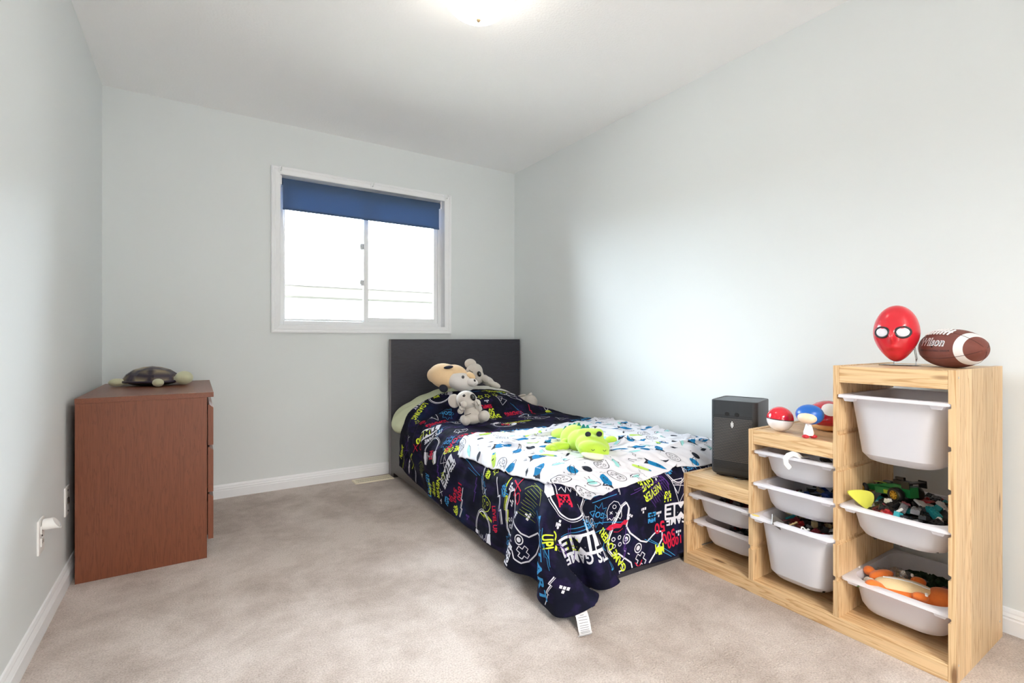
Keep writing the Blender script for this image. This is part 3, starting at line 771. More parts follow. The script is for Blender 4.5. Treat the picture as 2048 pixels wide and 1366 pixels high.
def motif(kind, rnd):
    """returns strokes [(pts, width)] and fills [pts] in a unit box centred on 0"""
    S_, F_ = [], []
    if kind == 'K':      # game pad
        o = [(-.50, -.30), (-.44, -.38), (-.36, -.34), (-.24, -.12), (-.12, -.08), (.12, -.08), (.24, -.12), (.36, -.34), (.44, -.38), (.50, -.30), (.48, -.05), (.42, .18), (.34, .28), (.22, .30), (.14, .24), (-.14, .24), (-.22, .30), (-.34, .28), (-.42, .18), (-.48, -.05), (-.50, -.30)]
        S_.append((o, .022)); S_.append(([(p[0]*1.03+.01, p[1]*1.04+.01) for p in o[:14]], .010))
        for c in ((-.14, .02), (.14, .02)): S_.append((circ(c[0], c[1], .065), .016)); F_.append(circ(c[0], c[1], .035)[:-1])
        for a in (0, 90, 180, 270): S_.append((circ(.29+.07*math.cos(R(a)), .13+.07*math.sin(R(a)), .026, 10), .012))
        S_.append(([(-.32, .22), (-.25, .22), (-.25, .16), (-.19, .16), (-.19, .09), (-.25, .09), (-.25, .03), (-.32, .03), (-.32, .09), (-.38, .09), (-.38, .16), (-.32, .16), (-.32, .22)], .014))
        S_.append(([(-.05, .16), (-.01, .16)], .014)); S_.append(([(.03, .16), (.07, .16)], .014))
        S_.append((wob([(0, .24), (.02, .32), (-.05, .38), (.04, .43), (-.02, .50)], .01), .014))
    elif kind == 'H':    # headphones
        S_.append((circ(0, -.02, .40, 22, 0, 180, .52), .030)); S_.append((circ(0, -.02, .45, 22, 5, 175, .57), .012))
        for sx in (-1, 1):
            F_.append([(sx*.30, -.02), (sx*.46, 0), (sx*.50, -.20), (sx*.44, -.42), (sx*.32, -.46), (sx*.28, -.22)])
            S_.append(([(sx*.24, -.02), (sx*.22, -.24), (sx*.28, -.46)], .020))
        S_.append(([(-.20, -.12), (-.12, -.20), (-.08, -.08), (-.02, -.26), (.04, -.08), (.10, -.22), (.18, -.14)], .016))
    elif kind == 'P':    # a little pixel bug
        g = [".X...X.", "..XXX..", ".XXXXX.", "XX.X.XX", "XXXXXXX", "X.X.X.X", "..X.X.."]
        g = []
        for _ in range(7):                      # random mirrored sprite
            h_ = ''.join('X' if rnd.random() < .58 else '.' for _ in range(4)); g.append(h_+h_[2::-1])
        for r_, row in enumerate(g):
            k = 0
            while k < 7:
                if row[k] == 'X':
                    e = k
                    while e < 7 and row[e] == 'X': e += 1
                    x0, x1, y0 = -.5+k/7, -.5+e/7, .5-(r_+1)/7; F_.append([(x0, y0), (x1, y0), (x1, y0+1/7), (x0, y0+1/7)]); k = e
                else: k += 1
    elif kind == 'S':    # comic burst
        pts = []
        for k in range(17): a = R(360*k/16); rr = .5 if k % 2 == 0 else .30; pts.append((rr*math.cos(a), rr*math.sin(a)))
        S_.append((wob(pts, .02), .022))
    elif kind == 's':
        pts = [((.5 if k % 2 == 0 else .22)*math.sin(R(36*k)), (.5 if k % 2 == 0 else .22)*math.cos(R(36*k))) for k in range(11)]; S_.append((pts, .06))
    elif kind == 'M':    # torn paper face
        S_.append(([(-.38, .30), (-.30, .44), (-.18, .32), (-.08, .46), (.04, .32), (.16, .46), (.28, .34), (.40, .42), (.42, 0), (.30, -.30), (.05, -.46), (-.20, -.38), (-.36, -.12), (-.38, .30)], .03))
        S_.append(([(-.22, .12), (-.12, .18), (-.05, .08)], .028)); S_.append(([(.12, .16), (.26, .04)], .028)); S_.append(([(.26, .16), (.12, .04)], .028)); S_.append((circ(.02, -.18, .09, 10), .028))
    elif kind == 'V':
        S_.append(([(-.45, -.2), (0, .5), (.35, -.25), (-.45, -.2)], .024)); S_.append(([(-.1, -.5), (.10, .1), (.5, -.42), (-.1, -.5)], .024))
    elif kind == 'J':
        F_.append([(-.5, -.05), (-.38, .08), (-.22, .02), (-.1, .1), (.12, .06), (.3, .12), (.5, .02), (.34, -.06), (.1, -.10), (-.1, -.04), (-.3, -.12)])
        S_.append((wob([(-.2, .16), (.0, .2), (.2, .16)], .02), .02))
    elif kind == 'q':
        for (x, y) in ((-.5, 0), (-.1, 0), (.3, 0), (-.1, .45)): F_.append([(x, y), (x+.3, y), (x+.3, y+.35), (x, y+.35)])
    elif kind == 'X': S_ += [([(-.4, -.5), (.4, .5)], .09), ([(-.45, .42), (.42, -.45)], .09)]
    elif kind == 'O': S_.append((circ(0, 0, .42, 14), .10))
    elif kind == 'Z':
        p = [(-.5, .03), (-.2, -.05), (-.22, .04), (.1, -.05), (.08, .05), (.5, -.02)]; S_.append((p, .035)); S_.append(([(x, y+.05) for x, y in p[:-1]], .012))
    elif kind == 'F':
        for k in range(11): y = -.5+.1*k; S_.append(([(-.4+.05*(k % 3), y), (.35-.06*((k*2) % 3), y+.02)], .014))
        S_.append((circ(0, .1, .5, 14, 10, 170, .4), .03))
    elif kind == 'G':
        S_.append(([(-.5, -.1), (-.3, .1), (-.1, .0), (.0, .2), (.15, .05), (.1, -.2), (.3, -.1), (.5, .1), (.4, -.3), (.2, -.35)], .026)); S_.append((circ(-.1, -.25, .12, 12), .022)); S_.append((circ(.3, .3, .1, 12), .022))
    elif kind == 'L1': S_.append(([(0, 0), (.3, 0), (.34, .06), (.62, .06), (.62, .14), (1, .14)], 0)); S_.append(([(.1, -.06), (.5, -.06)], 0)); S_.append(([(.3, .12), (.5, .12), (.5, .2)], 0))
    elif kind == 'L2': S_.append(([(0, 0), (.5, .03), (1, 0)], 0)); S_.append(([(.1, .05), (.45, .05)], 0)); S_.append(([(.55, -.06), (.9, -.05)], 0))
    return S_, F_
CI = {'W': 0, 'Y': 1, 'R': 2, 'C': 3, 'P': 4, 'Ol': 5, 'N': 6}
def put(pr, kind, arg, u, v, ang, ln, size, col, k):
    mi = CI[col]; off = .0011+(k % 12)*.00009; a = R(ang); c, s = math.cos(a), math.sin(a); rnd = random.Random(k)
    if kind in 'TB' and len(kind) == 1:
        bm, wd = text_bm(arg, .028 if kind == 'T' else .03); sy = size/.72; sx = sy; 
        nat = wd*sy
        if .5*nat < ln < 1.8*nat: sx = ln/wd
        T = Matrix.Translation((u, -v, 0)) @ Matrix.Rotation(a, 4, 'Z')
        if kind == 'B':
            W_ = wd*sx; m_ = size*.22
            pr.fill([(-m_, -size*.72), (W_+m_, -size*.72), (W_+m_*.4, size*.72), (-m_*1.4, size*.72)], mi, off, T); off += .0006; mi = CI['N']
        pr.from_bm(bm, mi, off, T @ Matrix.Diagonal((sx, sy, 1, 1)), .010); return
    if kind in ('L1', 'L2'):
        S_, F_ = motif(kind, rnd)
        for pts, w_ in S_: pr.stroke([(u+(x*c-y*s)*max(ln, .12), -v+(x*s+y*c)*max(ln, .12)) for x, y in pts], .0026, mi, off-.0002)
        return
    S_, F_ = motif(kind, rnd)
    cx, cy = u+c*ln/2, -v+s*ln/2                       # centre of the motif halfway between its two anchors
    tf = lambda x, y: (cx+(x*c-y*s)*size, cy+(x*s+y*c)*size)
    for pts, w_ in S_: pr.stroke([tf(x, y) for x, y in pts], max(w_*size, .0022), mi, off)
    for p in F_: pr.fill([tf(x, y) for x, y in p], mi, off)
    if kind == 'S' and arg:
        bm, wd = text_bm(arg, .02); sy = size*.24/.72; T = Matrix.Translation((cx-c*wd*sy/2, cy-s*wd*sy/2, 0)) @ Matrix.Rotation(a, 4, 'Z') @ Matrix.Diagonal((sy, sy, 1, 1)); pr.from_bm(bm, mi, off+.0003, T, .010)
PRINTS = [
('T', 'NEVER', 0.933, 1.796, -157, 0.108, 0.038, 'Y'), ('T', 'GIVE', 0.892, 1.763, -161, 0.079, 0.036, 'Y'), ('T', 'UP!', 0.858, 1.737, -164, 0.061, 0.034, 'Y'), ('T', '50', 0.958, 1.972, -172, 0.059, 0.045, 'R'),
('T', '500', 1.017, 2.014, -167, 0.077, 0.045, 'R'), ('T', '1000', 1.058, 2.048, -175, 0.092, 0.036, 'R'), ('T', "IT'S GAME", 1.183, 1.964, 178, 0.217, 0.036, 'W'), ('B', 'TIME', 1.183, 1.922, 178, 0.217, 0.05, 'W'),
('T', 'GIVE', 0.317, 1.855, -165, 0.095, 0.04, 'Y'), ('T', 'UP!', 0.258, 1.813, -149, 0.049, 0.038, 'Y'), ('T', 'RESTART', 0.283, 1.729, -155, 0.138, 0.05, 'C'), ('T', 'GAME OVER!', 0.717, 2.107, 124, 0.223, 0.03, 'Y'),
('K', '', 0.867, 2.081, 143, 0.251, 0.3, 'W'), ('H', '', 0.525, 1.788, 158, 0.198, 0.185, 'W'), ('P', '', 0.425, 1.771, 158, 0.045, 0.055, 'R'), ('H', '', 1.108, 1.712, -169, 0.136, 0.14, 'W'),
('P', '', 0.392, 1.939, 169, 0.043, 0.05, 'Y'), ('P', '', 1.008, 1.846, -180, 0.067, 0.045, 'Y'), ('P', '', 0.908, 1.922, -180, 0.058, 0.045, 'C'), ('P', '', 0.942, 2.065, -180, 0.042, 0.045, 'Y'),
('S', 'GO!', 0.617, 1.872, 161, 0.079, 0.1, 'C'), ('S', 'LIFE', 1.208, 1.737, -176, 0.109, 0.1, 'C'), ('M', '', 0.692, 1.855, -180, 0.058, 0.085, 'W'), ('M', '', 1.275, 1.721, -166, 0.069, 0.085, 'W'),
('V', '', 0.575, 1.922, 163, 0.148, 0.1, 'W'), ('V', '', 1.092, 1.838, 174, 0.084, 0.11, 'W'), ('J', '', 0.733, 1.914, -176, 0.109, 0.12, 'R'), ('q', '', 0.842, 1.872, -180, 0.025, 0.03, 'W'),
('q', '', 0.933, 1.905, -180, 0.017, 0.03, 'W'), ('q', '', 0.925, 1.746, -180, 0.017, 0.03, 'W'), ('q', '', 0.758, 1.888, 153, 0.019, 0.03, 'W'), ('q', '', 1.05, 2.006, -180, 0.017, 0.03, 'W'),
('q', '', 0.35, 1.838, 153, 0.019, 0.025, 'W'), ('q', '', 0.117, 1.939, 90, 0.008, 0.035, 'W'), ('X', '', 0.808, 2.115, -180, 0.017, 0.05, 'R'), ('O', '', 1.108, 1.754, -180, 0.017, 0.025, 'W'),
('O', '', 0.55, 1.88, 153, 0.019, 0.022, 'W'), ('G', '', 0.383, 2.107, -179, 0.333, 0.14, 'W'), ('L1', '', 0.508, 1.788, 6, 0.335, 0.0, 'C'), ('L2', '', 0.333, 1.888, -3, 0.384, 0.0, 'C'),
('L1', '', 0.15, 1.863, 25, 0.138, 0.0, 'C'), ('L2', '', 0.833, 2.006, -30, 0.202, 0.0, 'C'), ('H', '', 0.242, 0.47, -74, 0.244, 0.16, 'W'), ('P', '', 0.242, 0.546, -73, 0.114, 0.05, 'R'),
('T', 'RESTART', 0.142, 0.571, -180, 0.142, 0.045, 'C'), ('T', 'NEVER', 0.158, 0.713, 172, 0.126, 0.036, 'Y'), ('T', 'GIVE', 0.117, 0.655, 163, 0.087, 0.036, 'Y'), ('T', 'UP!', 0.092, 0.596, 159, 0.071, 0.032, 'Y'),
('T', '1000', 0.192, 0.957, -180, 0.092, 0.044, 'R'), ('T', '500', 0.15, 0.906, 174, 0.075, 0.04, 'R'), ('T', '50', 0.1, 0.856, -180, 0.033, 0.036, 'R'), ('T', "IT'S GAME", 0.292, 0.898, 145, 0.204, 0.034, 'W'),
('B', 'TIME', 0.292, 0.856, 148, 0.176, 0.046, 'W'), ('P', '', 0.025, 0.915, 0, 0.033, 0.05, 'Y'), ('P', '', 0.042, 0.806, -14, 0.034, 0.045, 'C'), ('P', '', 0.167, 0.764, 19, 0.026, 0.04, 'Y'),
('P', '', 0.267, 1.427, 34, 0.03, 0.05, 'C'), ('X', '', 0.333, 1.528, 116, 0.037, 0.07, 'R'), ('O', '', 0.283, 1.561, 101, 0.043, 0.055, 'R'), ('X', '', 0.242, 0.369, 108, 0.027, 0.05, 'R'),
('O', '', 0.275, 0.453, 107, 0.088, 0.05, 'R'), ('Z', '', 0.183, 1.444, 4, 0.125, 0.2, 'Y'), ('Z', '', 0.033, 0.974, -7, 0.134, 0.16, 'W'), ('Z', '', 0.2, 0.327, 156, 0.146, 0.14, 'Y'),
('Z', '', 0.175, 1.393, 23, 0.108, 0.2, 'W'), ('H', '', 0.017, 1.108, -80, 0.239, 0.18, 'W'), ('S', 'GO!', 0.042, 1.41, -62, 0.142, 0.08, 'C'), ('K', '', 0.108, 1.67, 65, 0.232, 0.28, 'W'),
('M', '', 0.158, 1.251, 19, 0.026, 0.09, 'Y'), ('T', 'LEVEL UP', 0.183, 1.318, -163, 0.113, 0.036, 'R'), ('F', '', 0.3, 1.603, -98, 0.059, 0.13, 'Ol'), ('F', '', 0.142, 0.445, -98, 0.059, 0.09, 'Ol'),
('S', 'GO!', 0.35, 0.671, -75, 0.096, 0.1, 'C'), ('V', '', 0.258, 0.722, -68, 0.09, 0.09, 'W'), ('s', '', 0.333, 1.293, -45, 0.024, 0.05, 'Y'), ('q', '', 0.208, 1.561, -27, 0.019, 0.03, 'W'),
('q', '', 0.233, 1.486, -27, 0.019, 0.03, 'W'), ('q', '', 0.092, 0.478, -27, 0.019, 0.025, 'W'), ('q', '', 0.025, 0.747, 0, 0.017, 0.025, 'W'), ('q', '', 0.225, 1.628, -27, 0.019, 0.03, 'W'),
('q', '', 0.342, 1.846, 45, 0.012, 0.03, 'W'), ('L1', '', 0.3, 1.192, -160, 0.124, 0, 'C'), ('L2', '', 0.342, 0.906, -102, 0.275, 0, 'C'), ('L1', '', 0.283, 1.679, -126, 0.198, 0, 'C'),
('L1', '', 0.0, 0.084, -31, 0.273, 0, 'P'), ('T', 'NEVER', 0.067, 0.025, -30, 0.116, 0.036, 'Y'), ('H', '', 0.667, 0.067, 153, 0.149, 0.17, 'W'), ('T', 'LOADING', 0.492, 0.05, -156, 0.146, 0.045, 'Y'),
('T', 'REPLAY', 0.492, 0.0, -163, 0.087, 0.034, 'W'), ('T', 'LOADING', 0.533, 0.344, -167, 0.154, 0.04, 'R'), ('T', 'LOADING...', 1.108, 0.067, -175, 0.209, 0.038, 'Y'), ('s', '', 0.858, 0.159, 161, 0.026, 0.045, 'Y'),
('s', '', 0.917, 0.151, -180, 0.033, 0.045, 'Y'), ('s', '', 0.983, 0.134, -166, 0.034, 0.045, 'Y'), ('s', '', 0.383, 0.151, -180, 0.025, 0.04, 'Y'), ('H', '', 1.158, 0.193, 99, 0.153, 0.12, 'W'),
('V', '', 1.025, 0.21, 164, 0.061, 0.09, 'W'), ('S', 'GO!', 0.583, 0.277, 172, 0.059, 0.1, 'C'), ('T', '50', 0.9, 0.294, -180, 0.042, 0.045, 'Y'), ('T', '500', 0.933, 0.336, -175, 0.092, 0.045, 'Y'),
('T', 'LOADING', 1.125, 0.311, -174, 0.151, 0.04, 'R'), ('K', '', 0.667, 0.369, -159, 0.161, 0.14, 'W'), ('H', '', 0.85, 0.646, 135, 0.13, 0.15, 'W'), ('P', '', 0.825, 0.621, 153, 0.037, 0.05, 'R'),
('T', "IT'S GAME", 0.408, 0.554, 142, 0.137, 0.036, 'W'), ('B', 'TIME', 0.417, 0.478, 142, 0.137, 0.05, 'W'), ('T', '1000', 0.375, 0.453, 132, 0.124, 0.038, 'Y'), ('T', '500', 0.342, 0.411, 138, 0.101, 0.038, 'Y'),
('T', 'GAME OVER', 0.383, 0.915, 113, 0.192, 0.036, 'Y'), ('s', '', 0.392, 0.739, 108, 0.027, 0.05, 'C'), ('S', 'GO!', 0.4, 0.823, 113, 0.064, 0.08, 'C'), ('T', 'RESTART', 0.967, 0.814, -172, 0.177, 0.04, 'C'),
('K', '', 1.142, 0.504, 115, 0.12, 0.2, 'W'), ('T', 'NEVER GIVE UP!', 1.033, 0.546, -167, 0.222, 0.035, 'Y'), ('T', 'HIGH SCORE', 0.608, 0.814, 170, 0.144, 0.036, 'R'), ('Z', '', 1.008, 0.806, 22, 0.296, 0.15, 'W'),
('V', '', 1.267, 0.613, 135, 0.047, 0.1, 'W'), ('V', '', 0.475, 0.269, -149, 0.049, 0.1, 'W'), ('O', '', 0.417, 0.546, 153, 0.019, 0.03, 'C'), ('M', '', 0.5, 0.68, 135, 0.035, 0.09, 'W'),
('T', 'SIMPLE', 0.892, 0.252, -180, 0.092, 0.03, 'R'), ('q', '', 0.817, 0.143, 135, 0.012, 0.03, 'W'), ('q', '', 0.883, 0.193, -180, 0.017, 0.03, 'W'), ('q', '', 0.758, 0.537, -153, 0.019, 0.03, 'W'),
('L1', '', 0.433, 0.755, 133, 0.183, 0, 'P'), ('L2', '', 0.733, 0.68, -139, 0.385, 0, 'P'), ('L1', '', 0.342, 0.571, 21, 0.143, 0, 'C'), ('L2', '', 1.058, 0.218, -59, 0.177, 0, 'C'),
('L1', '', 0.392, 1.855, -113, 0.146, 0, 'P'), ('L2', '', 0.75, 1.804, 9, 0.219, 0, 'P'), ('F', '', 0.883, 1.763, -53, 0.126, 0.12, 'P'), ('F', '', 0.183, 1.888, -38, 0.202, 0.13, 'P'),
('T', "IT'S GAME", 0.52, 2.0, 176, 0.2, 0.042, 'W'), ('B', 'TIME', 0.515, 1.945, 176, 0.19, 0.056, 'W'), ('T', 'RESTART', 0.62, 2.05, 178, 0.12, 0.03, 'C')]
pcol = {'W': srgb(222, 222, 232), 'Y': srgb(206, 222, 62), 'R': srgb(196, 30, 62), 'C': srgb(58, 140, 196), 'P': srgb(84, 52, 130), 'Ol': srgb(120, 132, 60), 'N': srgb(20, 22, 38)}
pmats = [mat('print_'+n, pcol[c], .8, .08, 60, spec=.15) for n, c in (('white', 'W'), ('lime', 'Y'), ('red', 'R'), ('blue', 'C'), ('purple', 'P'), ('olive', 'Ol'), ('navy', 'N'))]
pr = Print2D()
for k, a in enumerate(PRINTS): put(pr, *a, k)
# filler doodles between the big motifs
rf_ = random.Random(21); occ = [(a[2], a[3]) for a in PRINTS]
for k in range(170):
    u, v = rf_.uniform(.03, DU-.03), rf_.uniform(.02, DV-.04)
    dmin = min(math.hypot(u-x, v-y) for x, y in occ)
    if dmin < .045: continue
    occ.append((u, v)); big = dmin > .11
    kd = rf_.choice(['q', 's', 'X', 'O', 'P', 'Z', 'L1', 'L2'] if not big else ['H', 'K', 'V', 'M', 'S', 'Z', 'T', 'J', 'F'])
    cc = rf_.choice(['W', 'W', 'C', 'P', 'Y', 'R', 'P', 'C']); sz = {'q': .03, 's': .04, 'X': .035, 'O': .022, 'P': .04, 'Z': .13, 'H': .13, 'K': .16, 'V': .09, 'M': .08, 'S': .09, 'J': .10, 'F': .09, 'T': .034, 'L1': 0, 'L2': 0}[kd]
    ar = {'T': rf_.choice(['GAME ON', 'RESTART', 'LOADING', 'REPLAY']), 'S': 'GO!'}.get(kd, '')
    if kd == 'P' : cc = rf_.choice(['R', 'Y', 'C'])
    if kd in ('H', 'K'): cc = 'W'
    put(pr, kd, ar, u, v, rf_.choice([180, 170, 190, 165, 0, 90]), .0 if kd[0] != 'L' else rf_.uniform(.1, .25), sz, cc, k)
pr.build('printed_pattern', SD, duvet, pmats, kind='stuff')
# washing label sewn to the free corner of the duvet
tg = MB(); tp = [(1.112, 1.328, .044), (1.106, 1.312, .034), (1.099, 1.296, .018), (1.093, 1.284, .006), (1.085, 1.270, .004), (1.070, 1.262, .008)]
dx, dy = .046, -.012
for th in (0, .0012):
    b0 = len(tg.v); tg.v += [(x, y, z+th) for x, y, z in tp]+[(x+dx, y+dy, z+th) for x, y, z in tp]; n_ = len(tp)
    for k in range(n_-1): tg.f.append((b0+k, b0+k+1, b0+n_+k+1, b0+n_+k)); tg.m.append(0)
care = build('care_tag', tg, mat('satin_white', srgb(226, 224, 226), .6), duvet, label='white care tag on the duvet corner')
tl = MB()
for k in range(9):
    t_ = .12+.075*k; i = min(int(t_*5), 4); f_ = t_*5-i
    a_ = Vector(tp[i]).lerp(Vector(tp[i+1]), f_); n1 = .15 if k else .35; n2 = .85 if k else .65
    d_ = (Vector(tp[i+1])-Vector(tp[i])).normalized()*.0009; up_ = Vector((-.0006, -.0010, .0018))
    tl.add([a_+Vector((dx, dy, 0))*n1-d_+up_, a_+Vector((dx, dy, 0))*n2-d_+up_, a_+Vector((dx, dy, 0))*n2+d_+up_, a_+Vector((dx, dy, 0))*n1+d_+up_], [(0, 1, 2, 3)])
build('printed_lines', tl, mat('grey_print', srgb(120, 118, 124), .8), care)

# ---------------------------------------------------------------- white space-print sheet spread over the foot of the bed
def coons(L_, F_, H_, Rt, nu_, nv_):
    def samp(pts, n):
        P = np.array(pts, float); d = np.r_[0, np.cumsum(np.sqrt(((P[1:]-P[:-1])**2).sum(1)))]; t = np.linspace(0, d[-1], n)
        return np.stack([np.interp(t, d, P[:, k]) for k in range(2)], -1)
    l, r_ = samp(L_, nv_), samp(Rt, nv_); h_, f_ = samp(H_, nu_), samp(F_, nu_)
    u = np.linspace(0, 1, nu_)[None, :, None]; v = np.linspace(0, 1, nv_)[:, None, None]
    return (1-u)*l[:, None]+u*r_[:, None]+(1-v)*h_[None]+v*f_[None]-((1-u)*(1-v)*l[0]+u*(1-v)*r_[0]+(1-u)*v*l[-1]+u*v*r_[-1])
BL = [(1.150, 2.315), (1.150, 2.16), (1.160, 1.90), (1.155, 1.70), (1.175, 1.55), (1.290, 1.470)]
BF = [(1.290, 1.470), (1.50, 1.470), (1.80, 1.478), (2.12, 1.462), (2.27, 1.47)]
BH = [(1.150, 2.315), (1.19, 2.34), (1.31, 2.36), (1.44, 2.31), (1.715, 2.32), (2.0, 2.385), (2.27, 2.42)]
BR_ = [(2.27, 2.42), (2.275, 2.1), (2.27, 1.47)]
bu, bv = 66, 52
XY = coons(BL, BF, BH, BR_, bu, bv)
# height field of the duvet
hf_n = 150; hx0, hy0, hd = 1.02, 1.36, .0088
HFt = np.full((hf_n, hf_n), -1.0); dn = SD.P.reshape(-1, 3)
ix = np.round((dn[:, 0]-hx0)/hd).astype(int); iy = np.round((dn[:, 1]-hy0)/hd).astype(int)
okk = (ix >= 0) & (ix < hf_n) & (iy >= 0) & (iy < hf_n); np.maximum.at(HFt, (iy[okk], ix[okk]), dn[okk, 2])
for _ in range(6):
    gp = np.pad(HFt, 1, constant_values=-1); nb_ = np.max([gp[1:-1, :-2], gp[1:-1, 2:], gp[:-2, 1:-1], gp[2:, 1:-1]], 0); HFt = np.where(HFt < 0, nb_, HFt)
HFt = np.maximum(HFt, .05)
gp = np.pad(HFt, 1, mode='edge'); HFt = np.maximum(HFt, .25*(gp[1:-1, :-2]+gp[1:-1, 2:]+gp[:-2, 1:-1]+gp[2:, 1:-1]))
def hfield(x, y):
    gx = np.clip((x-hx0)/hd, 0, hf_n-1.001); gy = np.clip((y-hy0)/hd, 0, hf_n-1.001); i = gx.astype(int); j = gy.astype(int); fx = gx-i; fy = gy-j
    return (HFt[j, i]*(1-fx)+HFt[j, i+1]*fx)*(1-fy)+(HFt[j+1, i]*(1-fx)+HFt[j+1, i+1]*fx)*fy
def col_hf(P):
    hz = hfield(P[..., 0], P[..., 1])+.007; m = P[..., 2] < hz; P[..., 2][m] = hz[m]; return m
Pb = np.concatenate([XY, hfield(XY[..., 0], XY[..., 1])[..., None]+.02], -1)
# the sheet is a little larger than the space it lies in, so it buckles into folds
rsb = np.random.RandomState(5); bump_ = .06*np.clip(vnoise((bv, bu), (5, 7), 8)+.2, 0, 1)**1.5+.03*np.abs(vnoise((bv, bu), (11, 5), 4)); 
Pb[..., 2] += bump_
def solve_general(P, steps, iters, colf, g, slack, bend=.12, fric=.75):
    nv_, nu_ = P.shape[:2]; vel = np.zeros_like(P); S = slice; cons = []
    def addc(A, B, k):
        d = P[B]-P[A]; cons.append((A, B, np.sqrt((d*d).sum(-1, keepdims=True))*slack, k))
    for s in (0, 1):
        e = (nu_-s)//2*2+s; addc((S(None), S(s, e-1, 2)), (S(None), S(s+1, e, 2)), 1)
        e = (nv_-s)//2*2+s; addc((S(s, e-1, 2), S(None)), (S(s+1, e, 2), S(None)), 1)
        addc((S(s, e-1, 2), S(0, nu_-1)), (S(s+1, e, 2), S(1, nu_)), .3); addc((S(s, e-1, 2), S(1, nu_)), (S(s+1, e, 2), S(0, nu_-1)), .3)
    for st in range(steps):
        prev = P.copy(); vel[..., 2] -= g/90; vel *= .97; P = P+vel/90; tot = np.zeros(P.shape[:2], bool)
        for it in range(iters):
            for A, B, L, k in cons:
                a = P[A]; b = P[B]; d = b-a; l = np.sqrt((d*d).sum(-1, keepdims=True))+1e-9; c = d*(k*.5*(l-L)/l); P[A] += c; P[B] -= c
            if bend:
                lp = P.copy(); lp[1:-1, 1:-1] = .25*(P[:-2, 1:-1]+P[2:, 1:-1]+P[1:-1, :-2]+P[1:-1, 2:]); P[..., 2] = P[..., 2]*(1-bend*.2)+lp[..., 2]*bend*.2
            tot |= colf(P)
        mv = P-prev; mv[tot] *= 1-fric; P = prev+mv; colf(P); vel = (P-prev)*90
        vel *= np.minimum(1, 1.5/(np.sqrt((vel**2).sum(-1, keepdims=True))+1e-9))
    return P
def colb(P):
    m = col_hf(P); x = P[..., 0]; mm = x > XR-.012; P[..., 0][mm] = XR-.012; lo_ = P[..., 2] < .385; P[..., 2][lo_] = .385; return m
PBs = solve_general(Pb.copy(), 60, 8, colb, 2.0, 1.02, bend=.14)
PBd = upsample(PBs, 3); nb3 = grid_normals(PBd); FB = 1
if nb3[PBd.shape[0]//2, PBd.shape[1]//2, 2] < 0: nb3 = -nb3; FB = -1
PBd = PBd+nb3*(.007*(1-np.abs(vnoise(PBd.shape[:2], (9, 6), 31))*2.2).clip(0, 1)**2+.005*(1-np.abs(vnoise(PBd.shape[:2], (7, 13), 33))*2.5).clip(0, 1)**2+.0022*vnoise(PBd.shape[:2], (24, 34), 12)+.0012*vnoise(PBd.shape[:2], (50, 60), 13))[..., None]
BU, BV = 1.16, .86
SB = Sheet(PBd, BU, BV, FB)
M['white_cloth'] = mat('white_jersey', srgb(214, 214, 222), .85, .03, bump=.25, bscale=22)
sheetw = sheet_object('bed_sheet', SB, FB, [M['white_cloth'], M['white_cloth']], .0035, 'rumpled white fitted sheet printed with planets and rockets spread over the foot of the bed', 'sheet')
pb2 = Print2D()
scol = [('ink', srgb(40, 44, 56)), ('rocket_blue', srgb(22, 116, 168)), ('comet_lime', srgb(176, 208, 92)), ('mint', srgb(150, 208, 206))]
smats = [mat('space_'+n, c, .8, .08, 60, spec=.15) for n, c in scol]
